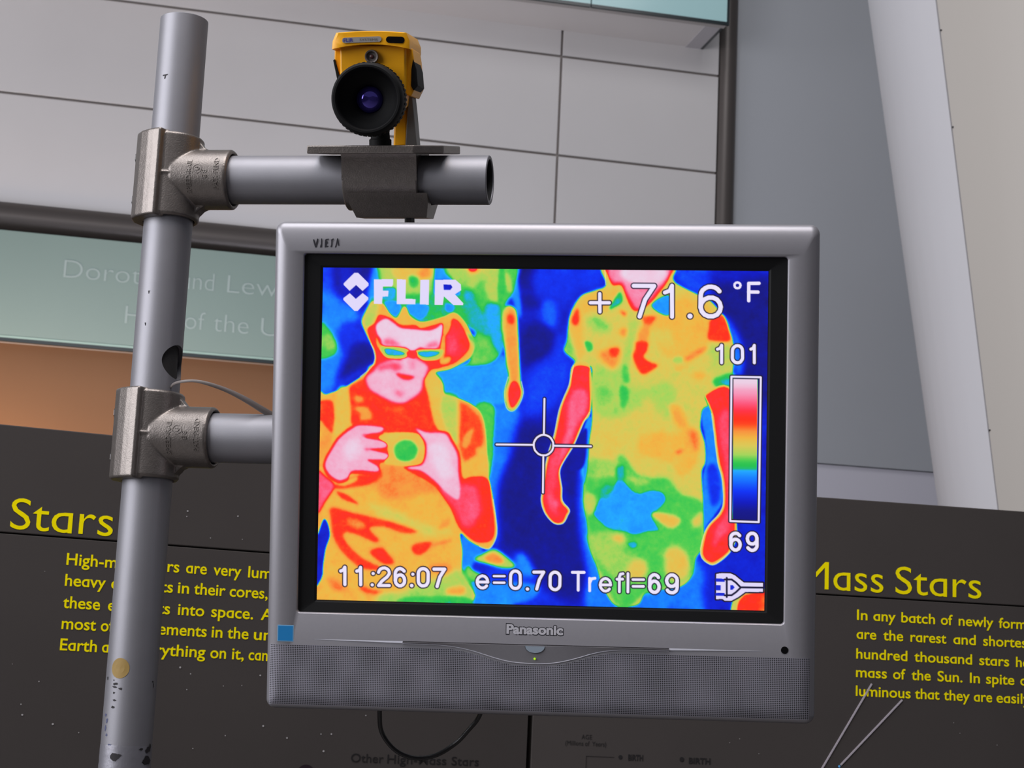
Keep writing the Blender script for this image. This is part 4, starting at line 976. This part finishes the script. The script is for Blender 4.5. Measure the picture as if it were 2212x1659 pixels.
MARKS=[
('p','w',0,[(143,23),(161,23),(209,69),(209,80),(182,105),(152,78),(123,105),(95,78),(95,71)]),
('p','w',0,[(95,138),(95,146),(146,195),(162,195),(209,143),(209,134),(183,114),(152,141),(124,115)]),
('p','w',0,[(233,51),(321,50),(321,74),(316,83),(275,84),(275,102),(301,102),(299,128),(274,130),(272,163),(235,162)]),
('p','w',0,[(338,50),(379,51),(379,138),(425,139),(424,163),(339,163)]),
('p','w',0,[(445,52),(485,51),(485,164),(444,163)]),
('p','w',0,[(511,51),(604,50),(629,71),(631,97),(603,116),(642,156),(640,164),(596,164),(553,126),(549,164),(511,164),(511,51),(550,71),(552,96),(582,96),(591,84),(584,73),(550,71)]),
('s','c',4.61498,[(1141,430),(1137,453),(1130,487),(1123,517),(1115,539),(1106,559),(1098,579),(1091,598),(1084,617),(1078,640),(1072,673),(1066,710),(1059,743),(1052,767),(1045,788),(1038,809),(1032,833),(1027,858),(1023,886),(1018,920),(1014,957),(1011,989),(1008,1009),(1006,1024),(1007,1040),(1011,1059),(1018,1078),(1027,1095),(1039,1111),(1053,1126),(1066,1135),(1080,1139),(1094,1138),(1105,1134),(1114,1124),(1121,1111),(1126,1098),(1131,1089),(1134,1081),(1133,1072),(1124,1060),(1111,1048),(1101,1033),(1098,1016),(1098,997),(1098,977),(1094,955),(1090,931),(1087,911),(1088,896),(1091,885),(1098,870),(1111,847),(1128,820),(1142,798),(1149,784),(1153,775),(1159,761),(1169,737),(1180,709),(1190,684),(1200,665),(1209,649),(1216,638)]),
('s','c',4.61498,[(1758,635),(1761,656),(1765,686),(1770,721),(1775,762),(1781,807),(1787,847),(1794,875),(1802,898),(1808,923),(1812,957),(1815,993),(1815,1024),(1813,1044),(1807,1059),(1799,1075),(1785,1093),(1767,1111),(1752,1129),(1743,1144),(1736,1159),(1730,1177),(1724,1203),(1718,1233),(1718,1258),(1724,1275),(1736,1288),(1748,1296),(1760,1302),(1772,1303),(1786,1299),(1807,1283),(1831,1261),(1847,1245)]),
('s','c',4.61498,[(1275,-2),(1277,18),(1279,45),(1281,65)]),
('s','c',4.1022,[(180,493),(194,481),(214,465),(229,449),(238,436),(242,423),(245,410),(244,396),(240,382),(237,369),(232,358),(228,350),(225,343)]),
('s','c',4.1022,[(791,1034),(797,1069),(805,1119),(810,1161),(810,1186),(807,1203),(802,1217),(795,1233),(786,1246),(775,1255),(760,1255),(744,1250),(733,1245)]),
('s','c',4.1022,[(909,505),(912,518),(917,536),(918,556),(914,574),(907,594),(899,610),(890,622),(881,632),(871,637),(862,637),(852,632),(844,621),(838,602),(835,577),(834,552),(838,527),(845,502),(850,485)]),
('p','o',0,[(1787,1344),(1804,1340),(1849,1339),(1870,1348),(1885,1360),(1910,1379),(1993,1378),(1993,1418),(1916,1420),(1886,1443),(1856,1460),(1826,1461),(1816,1453),(1788,1455)]),
('p','w',0,[(1787,1344),(1804,1340),(1849,1339),(1870,1348),(1885,1360),(1910,1379),(1993,1378),(1993,1418),(1916,1420),(1886,1443),(1856,1460),(1826,1461),(1816,1453),(1788,1455)]),
('p','b',0,[(1784,1363),(1825,1364),(1825,1377),(1785,1377)]),
('p','b',0,[(1785,1427),(1825,1426),(1826,1439),(1785,1439)]),
('p','b',0,[(1785,1393),(1808,1393),(1808,1416),(1785,1416)]),
('s','k',8.2044,[(1825,1367),(1855,1366),(1875,1380),(1896,1401),(1876,1421),(1856,1436),(1826,1437)]),
('s','k',8.2044,[(1834,1360),(1835,1444)]),
('s','k',8.2044,[(1900,1400),(1993,1399)]),
('p','b',0,[(1850,1392),(1861,1391),(1869,1401),(1861,1411),(1850,1412)]),
]
BAR=[(1852, 479), (1958, 479), (1962, 1101), (1856, 1100)]
LOGO=[[(-213.1, 178.2), (-211.9, 178.55), (-210.35, 174.04), (-209.15, 179.17), (-207.85, 178.92), (-209.34, 171.23), (-210.89, 171.04)], [(-205.44, 179.19), (-204.41, 179.37), (-204.42, 171.26), (-206.4, 171.08), (-205.76, 173.64), (-205.43, 174.07)], [(-201.8, 177.94), (-200.95, 178.8), (-198.37, 179.24), (-198.09, 178.3), (-200.07, 177.95), (-200.12, 175.99), (-199.0, 175.99), (-198.98, 174.97), (-200.09, 174.79), (-200.22, 172.4), (-198.67, 172.67), (-198.48, 171.73), (-201.92, 171.11)], [(-196.62, 177.97), (-194.07, 179.44), (-193.37, 178.85), (-194.88, 177.13), (-194.74, 174.15), (-195.2, 171.5), (-196.58, 171.49), (-195.94, 173.71), (-195.93, 177.55)], [(-190.53, 179.46), (-189.5, 179.47), (-188.54, 174.19), (-188.34, 172.74), (-189.37, 172.91), (-190.05, 176.48), (-191.32, 171.36), (-192.44, 171.18), (-191.39, 174.6)]]
CABLE=[(-0.3335, 1.7415, 1.8878), (-0.3272, 1.726, 1.8895), (-0.3161, 1.7107, 1.8896), (-0.3041, 1.7056, 1.8897), (-0.2907, 1.706, 1.8876), (-0.2735, 1.7118, 1.8831), (-0.256, 1.7182, 1.876), (-0.2407, 1.7246, 1.8682), (-0.2253, 1.7311, 1.8604), (-0.2067, 1.7333, 1.848)]
LOOP=[(-0.1106, 1.7251, 1.6064), (-0.111, 1.7394, 1.5827), (-0.1092, 1.7523, 1.5675), (-0.1003, 1.7545, 1.5549), (-0.088, 1.7559, 1.5467), (-0.0724, 1.7564, 1.5439), (-0.0549, 1.7557, 1.5482), (-0.0378, 1.7536, 1.5598), (-0.0264, 1.7463, 1.5726), (-0.0164, 1.7387, 1.5869), (-0.0113, 1.7243, 1.6109)]
TVL = (0.02831084, 1.62881768, 1.83963904)
TVM = Matrix.Translation(TVL) @ Matrix.Rotation(radians(-5.169752584655486), 4, 'Z') @ Matrix.Rotation(radians(8.465162379966685), 4, 'X') @ Matrix.Rotation(radians(-.8992823766197), 4, 'Y')
tv = empty('television', TVM, 'silver flat television showing a rainbow thermal image of two people', 'television')
def mm(x): return x*.001
def ring_at(i): return rrect(X0+i*.55, X1-i*.55, Z0+i*.6, Z1-i, max(9-i*.6, 2.5))
def rrect(x0, x1, z0, z1, r, n=8):
    r = max(r, .05); p = []
    for cx, cz, a0_ in ((x1-r, z1-r, 0), (x0+r, z1-r, 90), (x0+r, z0+r, 180), (x1-r, z0+r, 270)):
        for k in range(n+1):
            a = radians(a0_+90*k/n); p.append((cx+r*cos(a), cz+r*sin(a)))
    return p
def loft(rings, capa=False, capb=False, taper=None):
    v = []; f = []; n = len(rings[0][0])
    for p, y in rings: v += [(mm(x if taper is None else taper(x, zz)), mm(y), mm(zz)) for x, zz in p]
    for i in range(len(rings)-1):
        for k in range(n): f.append((i*n+k, i*n+(k+1) % n, (i+1)*n+(k+1) % n, (i+1)*n+k))
    if capa: f.append(tuple(range(n)))
    if capb: f.append(tuple(range((len(rings)-1)*n, len(rings)*n)))
    return MB().add(v, f)
X0, X1, Z0, Z1 = -250.3, 250.3, -254.2, 196.3
tp = lambda x, zz: x*(1 - .000024*(190-zz) * (1 if True else 0)) * (1+0) if False else x*(1 - .0000225*max(0, 190-zz)*1.0)
prof = [(6, 34), (0.6, 33), (0, 30), (0, 10), (.25, 7), (1.0, 4.2), (2.4, 1.8), (4.5, -.1), (7.5, -1.6), (11, -2.8), (15, -3.8), (19.5, -4.5), (24, -4.9), (28, -5.0)]
frame_prof = prof
rings = []
for ins, y in prof: rings.append((ring_at(ins), y))
rings.append((rrect(-222.2, 222.2, -165.7, 166.3, 3.4), -5.0))
rings.append((rrect(-221.2, 221.2, -164.6, 165.6, 3.0), -4.2))
rings.append((rrect(-221.0, 221.0, -164.2, 165.4, 3.0), -.5))
loft(rings).build('front_frame', M['silver'], tv, angle=60)
# thin bright lip round the opening
# black surround with bevel towards the panel
loft([(rrect(-221.0, 221.0, -164.2, 165.4, 3.0), -1.2), (rrect(-206.5, 206.5, -155.2, 155.2, 1), .2), (rrect(-204.6, 204.6, -153.6, 153.6, .5), .9)]).build('bezel', M['black'], tv, smooth=False)
# lit panel: flat picture, colour per vertex
exec_screen = None
W_, H_ = 840, 630
pic = None
def paint_screen(W,H):
    import numpy as np
    PAL=[(0,18,16,110),(.04,16,20,140),(.10,10,22,190),(.18,8,50,245),(.26,16,115,255),(.34,32,172,255),(.365,24,178,180),(.39,36,192,80),(.43,80,205,80),(.48,165,212,90),(.53,218,200,86),(.585,240,180,66),(.64,247,145,60),(.68,254,92,32),(.715,255,48,24),(.765,255,50,70),(.82,252,92,130),(.88,246,150,185),(.94,240,188,214),(1,234,212,232)]
    PAL=np.array(PAL,float)
    X,Y=np.meshgrid((np.arange(W)+.5)/W*2000,(np.arange(H)+.5)/H*1500)
    px=W/2000.
    def smooth(p,n=6):
        p=np.array(p,float);P0,P1,P2,P3=np.roll(p,1,0),p,np.roll(p,-1,0),np.roll(p,-2,0)
        t=(np.arange(n)/n)[None,:,None];a,b,c,d=[q[:,None,:] for q in (P0,P1,P2,P3)]
        return (.5*(2*b+(c-a)*t+(2*a-5*b+4*c-d)*t*t+(3*b-a-3*c+d)*t**3)).reshape(-1,2)
    def box(p,m):
        x0=max(0,int((p[:,0].min()-m)*px));x1=min(W,int((p[:,0].max()+m)*px)+2)
        y0=max(0,int((p[:,1].min()-m)*px));y1=min(H,int((p[:,1].max()+m)*px)+2)
        return slice(y0,y1),slice(x0,x1)
    def fill(p,sl):
        # exact-ish coverage by scanline parity at 2 vertical sub-samples
        xs=X[sl];ys=Y[sl];out=np.zeros(xs.shape)
        if xs.size==0: return out
        for oy in (-.25,.25):
            yy=ys[:,:1]+oy/px
            ins=np.zeros(xs.shape)
            for (x0,y0),(x1,y1) in zip(p,np.roll(p,-1,0)):
                if y0==y1: continue
                c=((y0<=yy)!=(y1<=yy))[:,0]
                if not c.any(): continue
                xi=x0+(yy[:,0]-y0)/(y1-y0)*(x1-x0)
                cov=np.clip((xs-xi[:,None])*px+.5,0,1)
                ins+=np.where(c[:,None],cov*(1 if y1>y0 else -1),0)
            out+=np.clip(np.abs(ins),0,1)/2
        return out
    def blur(m,s):
        if s<.3: return m
        r=int(3*s)+1;k=np.exp(-.5*(np.arange(-r,r+1)/s)**2);k/=k.sum()
        m=np.pad(m,r,'edge')
        m=sum(k[i]*m[:,i:m.shape[1]-2*r+i] for i in range(2*r+1))
        return sum(k[i]*m[i:m.shape[0]-2*r+i,:] for i in range(2*r+1))
    T=np.full((H,W),.12)
    for v,b,pts in SHAPES:
        bb=b*2.07                      # photo px to screen units (2000 across)
        p=smooth(pts);sl=box(p,bb*3.2)
        m=blur(fill(p,sl),bb*px*.62)
        T[sl]=T[sl]*(1-m)+v*m
    rng=np.random.RandomState(4)
    T+=blur(rng.randn(H,W),7)*.13+blur(rng.randn(H,W),2.2)*.03+blur(rng.randn(H,W),.8)*.006
    p=np.array(BAR,float);sl=box(p,0);m=fill(p,sl)
    f=1-(Y[sl]-p[0,1])/(p[2,1]-p[0,1])
    BP=np.array([(0,.02),(.06,.04),(.12,.1),(.2,.18),(.3,.28),(.345,.335),(.36,.38),(.40,.40),(.46,.48),(.55,.55),(.62,.63),(.68,.7),(.73,.725),(.79,.78),(.86,.85),(.92,.9),(.97,.98),(1,1)])
    T[sl]=T[sl]*(1-m)+np.interp(f,BP[:,0],BP[:,1])*m
    T=np.clip(T,0,1)
    C=np.stack([np.interp(T,PAL[:,0],PAL[:,i]) for i in (1,2,3)],-1)
    def put(sl,m,col):
        C[sl]=C[sl]*(1-m[...,None])+np.array(col)*m[...,None]
    def stroke(pts,w):
        p=np.array(pts,float);sl=box(p,w);xs,ys=X[sl],Y[sl];d=np.full(xs.shape,1e9)
        for (ax,ay),(bx,by) in zip(p[:-1],p[1:]):
            L=(bx-ax)**2+(by-ay)**2+1e-9;t=np.clip(((xs-ax)*(bx-ax)+(ys-ay)*(by-ay))/L,0,1)
            d=np.minimum(d,np.hypot(xs-ax-t*(bx-ax),ys-ay-t*(by-ay)))
        return sl,d
    for kind,col,w,pts in MARKS:
        if col=='c':
            sl,d=stroke(pts,w/2+8);put(sl,.75*np.clip((w/2-d)*px*.6+.5,0,1),(244,226,176))
    for w,ol,pts in STROKES:
        if ol:
            sl,d=stroke(pts,w/2+8);put(sl,.9*np.clip((w/2+5-d)*px+.5,0,1),(28,20,48))
    for w,ol,pts in STROKES:
        sl,d=stroke(pts,w/2+4);put(sl,np.clip((w/2-d)*px+.5,0,1),(236,228,252))
    for kind,col,w,pts in MARKS:
        if col=='c': continue
        cc={'w':(224,216,250),'k':(24,22,56),'b':(20,40,210),'o':(28,20,48),'c':(244,226,176)}[col]
        if kind=='s':
            sl,d=stroke(pts,w/2+4);put(sl,np.clip((w/2-d)*px+.5,0,1),cc)
        else:
            p=np.array(pts,float)
            if col=='o':
                sl,d=stroke(list(pts)+[pts[0]],12);put(sl,np.clip((6-d)*px+.5,0,1),cc)
            else:
                sl=box(p,2);put(sl,fill(p,sl),cc)
    return np.clip(C/255,0,1)

pic = paint_screen(W_, H_)
def build_screen():
    xs_ = (np.arange(W_)+.5)/W_*.408-.204; zs_ = .153-(np.arange(H_)+.5)/H_*.306
    xs_[0] = -.204; xs_[-1] = .204; zs_[0] = .153; zs_[-1] = -.153
    X, Z = np.meshgrid(xs_, zs_)
    co = np.stack([X, np.zeros_like(X), Z], -1).reshape(-1, 3).astype(np.float32)
    idx = np.arange(W_*H_).reshape(H_, W_)
    q = np.stack([idx[:-1, :-1], idx[1:, :-1], idx[1:, 1:], idx[:-1, 1:]], -1).reshape(-1, 4)
    me = bpy.data.meshes.new('screen')
    me.vertices.add(len(co)); me.vertices.foreach_set('co', co.ravel())
    me.loops.add(q.size); me.loops.foreach_set('vertex_index', q.ravel().astype(np.int32))
    me.polygons.add(len(q)); me.polygons.foreach_set('loop_start', (np.arange(len(q))*4).astype(np.int32))
    me.update(calc_edges=True)
    at = me.color_attributes.new('picture', 'FLOAT_COLOR', 'POINT')
    c = pic.reshape(-1, 3); c = np.where(c <= .04045, c/12.92, ((c+.055)/1.055)**2.4)
    at.data.foreach_set('color', np.concatenate([c, np.ones((len(c), 1))], 1).astype(np.float32).ravel())
    me.materials.append(M['screen'])
    o = bpy.data.objects.new('screen', me); COL.objects.link(o); o.parent = tv
    o.location = (0, .0005, 0)
    o['label'] = 'lit screen with a rainbow thermal picture'
build_screen()
loft([(rrect(-236, 236, -236, 182, 8), 33), (rrect(-232, 232, -232, 178, 10), 38), (rrect(-190, 190, -180, 140, 14), 44)], capb=True).build('back_housing', M['housing'], tv)
# lettering
mb = MB()
for g in LOGO:
    n = len(g); mb.add([(mm(x), -.0052, mm(zz)) for x, zz in g], [tuple(range(n))])
    mb.add([(mm(x), -.0050, mm(zz)) for x, zz in g], [tuple(range(n))])
mb.build('maker_lettering', M['logo_black'], tv, smooth=False)
def tvtext(txt, x0, x1, zb, cap, w, y, m, name):
    v, f = glyphs(txt, w, 0, 6); a, b = v[:, 0].min(), v[:, 0].max()
    return raw(name, [(mm(x0+(p[0]-a)/(b-a)*(x1-x0)), mm(y), mm(zb+p[1]*cap/CAP)) for p in v], f, m, tv)
tvtext('Panasonic', -28.6, 24.0, -178.9, 8.4, .085, -5.10, M['logo_black'], 'maker_lettering')
tvtext('Panasonic', -28.0, 23.4, -178.7, 8.0, .040, -5.22, M['logo_light'], 'maker_lettering')
# sticker
MB().box((mm(-238.9), mm(-5.15), mm(-191.4)), (mm(-223.8), mm(-4.9), mm(-176.4))).build('sticker', M['sticker_rim'], tv, smooth=False)
MB().box((mm(-238.1), mm(-5.25), mm(-190.6)), (mm(-224.6), mm(-5.0), mm(-177.2))).build('sticker', M['sticker_blue'], tv, smooth=False)['label'] = 'blue square sticker'
MB().prism([(.2222+.0033*cos(2*pi*k/20), -.1873+.0033*sin(2*pi*k/20)) for k in range(20)], -.0053, -.0045).build('sensor_window', M['blackgloss'], tv)
# wave-edged control flap
cur = [(-122.6, -190.6), (-105, -190.7), (-89.3, -191.0), (-79, -191.8), (-68.0, -193.4), (-57, -195.8), (-46.7, -198.8), (-36, -201.8), (-25.4, -204.1), (-14, -205.2), (-1.8, -205.5), (8, -205.2), (16.8, -204.3), (27, -202.2), (37.7, -199.2), (48, -195.9), (58.6, -193.2), (69, -191.7), (79.5, -191.0), (100, -190.8), (119.1, -190.8)]
v = []; f = []
for x, zz in cur: v += [(mm(x), mm(-7.4), mm(-189.0)), (mm(x), mm(-5.15), mm(zz)), (mm(x), mm(-4.8), mm(-189.0))]
for i in range(len(cur)-1):
    a = i*3; b = a+3
    f += [(a, b, b+1, a+1), (a, a+2, b+2, b)]
MB().add(v, f).build('control_flap', M['silver'], tv, angle=60)
MB().path([(mm(x), mm(-5.3), mm(zz)) for x, zz in cur], .00042, 8).build('flap_rim', M['silver_bright'], tv)
MB().box((mm(-122.6), mm(-5.12), mm(-189.1)), (mm(119.1), mm(-4.9), mm(-188.2))).build('flap_slot', M['scuff'], tv, smooth=False)
for xa, xb in ((-204.2, -122.8), (202.4, 119.3)):  # bright slivers paint the highlights either side of the flap
    MB().add([(mm(xa), mm(-5.1), mm(-188.6)), (mm(xb), mm(-5.1), mm(-188.3)), (mm(xb), mm(-5.7), mm(-190.0)), (mm(xb), mm(-5.1), mm(-190.6)), (mm(xa), mm(-5.1), mm(-188.9))],
             [(0, 1, 2), (0, 2, 4), (4, 2, 3)]).build('highlight_wedge', M['silver_bright'], tv, smooth=False)
btn = []
for k in range(13):
    a = pi + pi*k/12; btn.append((-1.6+8.9*cos(a), -189.6+6.0*sin(a)))
MB().prism([(mm(x), mm(zz)) for x, zz in [(-1.6+(x+1.6)*1.05, -189.5+(zz+189.5)*1.07) for x, zz in btn]], -.0073, -.0055).build('power_button', M['logo_black'], tv, smooth=False)
MB().prism([(mm(x), mm(zz)) for x, zz in btn], -.0076, -.0055).build('power_button', M['silver_lens'], tv, smooth=False)
MB().lathe([(.0001, .0017), (.0008, .0015), (.0011, .0)], Matrix.Translation((-.0018, -.0055, -.2010)) @ Matrix.Rotation(pi/2, 4, 'X'), 14).build('indicator_light', M['led'], tv)
# perforated grille under the wave
v = []; f = []
gx = [-246.2, -245, -243, -240.5, -237.5, -234.5] + [-231+k*(462.0/110) for k in range(1, 110)] + [234.5, 237.5, 240.5, 243, 244.8]
cx_ = [c_[0] for c_ in cur]; cz_ = [c_[1] for c_ in cur]
def frame_y(x, zz):
    i_ = min((x-X0)/.55, (X1-x)/.55, (zz-Z0)/.6)
    return float(np.interp(i_, [q[0] for q in frame_prof[3:]], [q[1] for q in frame_prof[3:]])) - .12
gz = [-222, -232, -236, -238.5, -241, -243, -245, -247, -249.3]
for x in gx:
    zt = float(np.interp(x, cx_, cz_)) - 2.6 if -122 < x < 119 else -194.2
    zt = min(zt, -194.2)
    for zz in [zt] + gz: v.append((mm(x), mm(frame_y(x, zz)), mm(zz)))
nz = len(gz)+1
for i in range(len(gx)-1):
    for k in range(nz-1): f.append((i*nz+k, (i+1)*nz+k, (i+1)*nz+k+1, i*nz+k+1))
MB().add(v, f).build('speaker_grille', M['grille'], tv, angle=60)
# wall-style bracket between the lower arm and the television
brk = MB()
brk.box((-.040, .044, -.050), (.040, .048, .050))
brk.build('mounting_plate', M['steel'], tv, smooth=False)

# ------------------------------------------------------------------ cables
c1 = MB().path(CABLE, [.0012, .0014, .0014, .0014, .0018, .0022, .0028, .0032, .0034, .0034], 12, .55).build('grey_cable', M['cable_grey'])
tag(c1, 'thin grey cable leaving the hole in the pole towards the television', 'cable')
c2 = MB().path(LOOP, .0022, 12).build('black_cable', M['cable_black'])
tag(c2, 'black cable hanging in a loop under the television', 'cable')
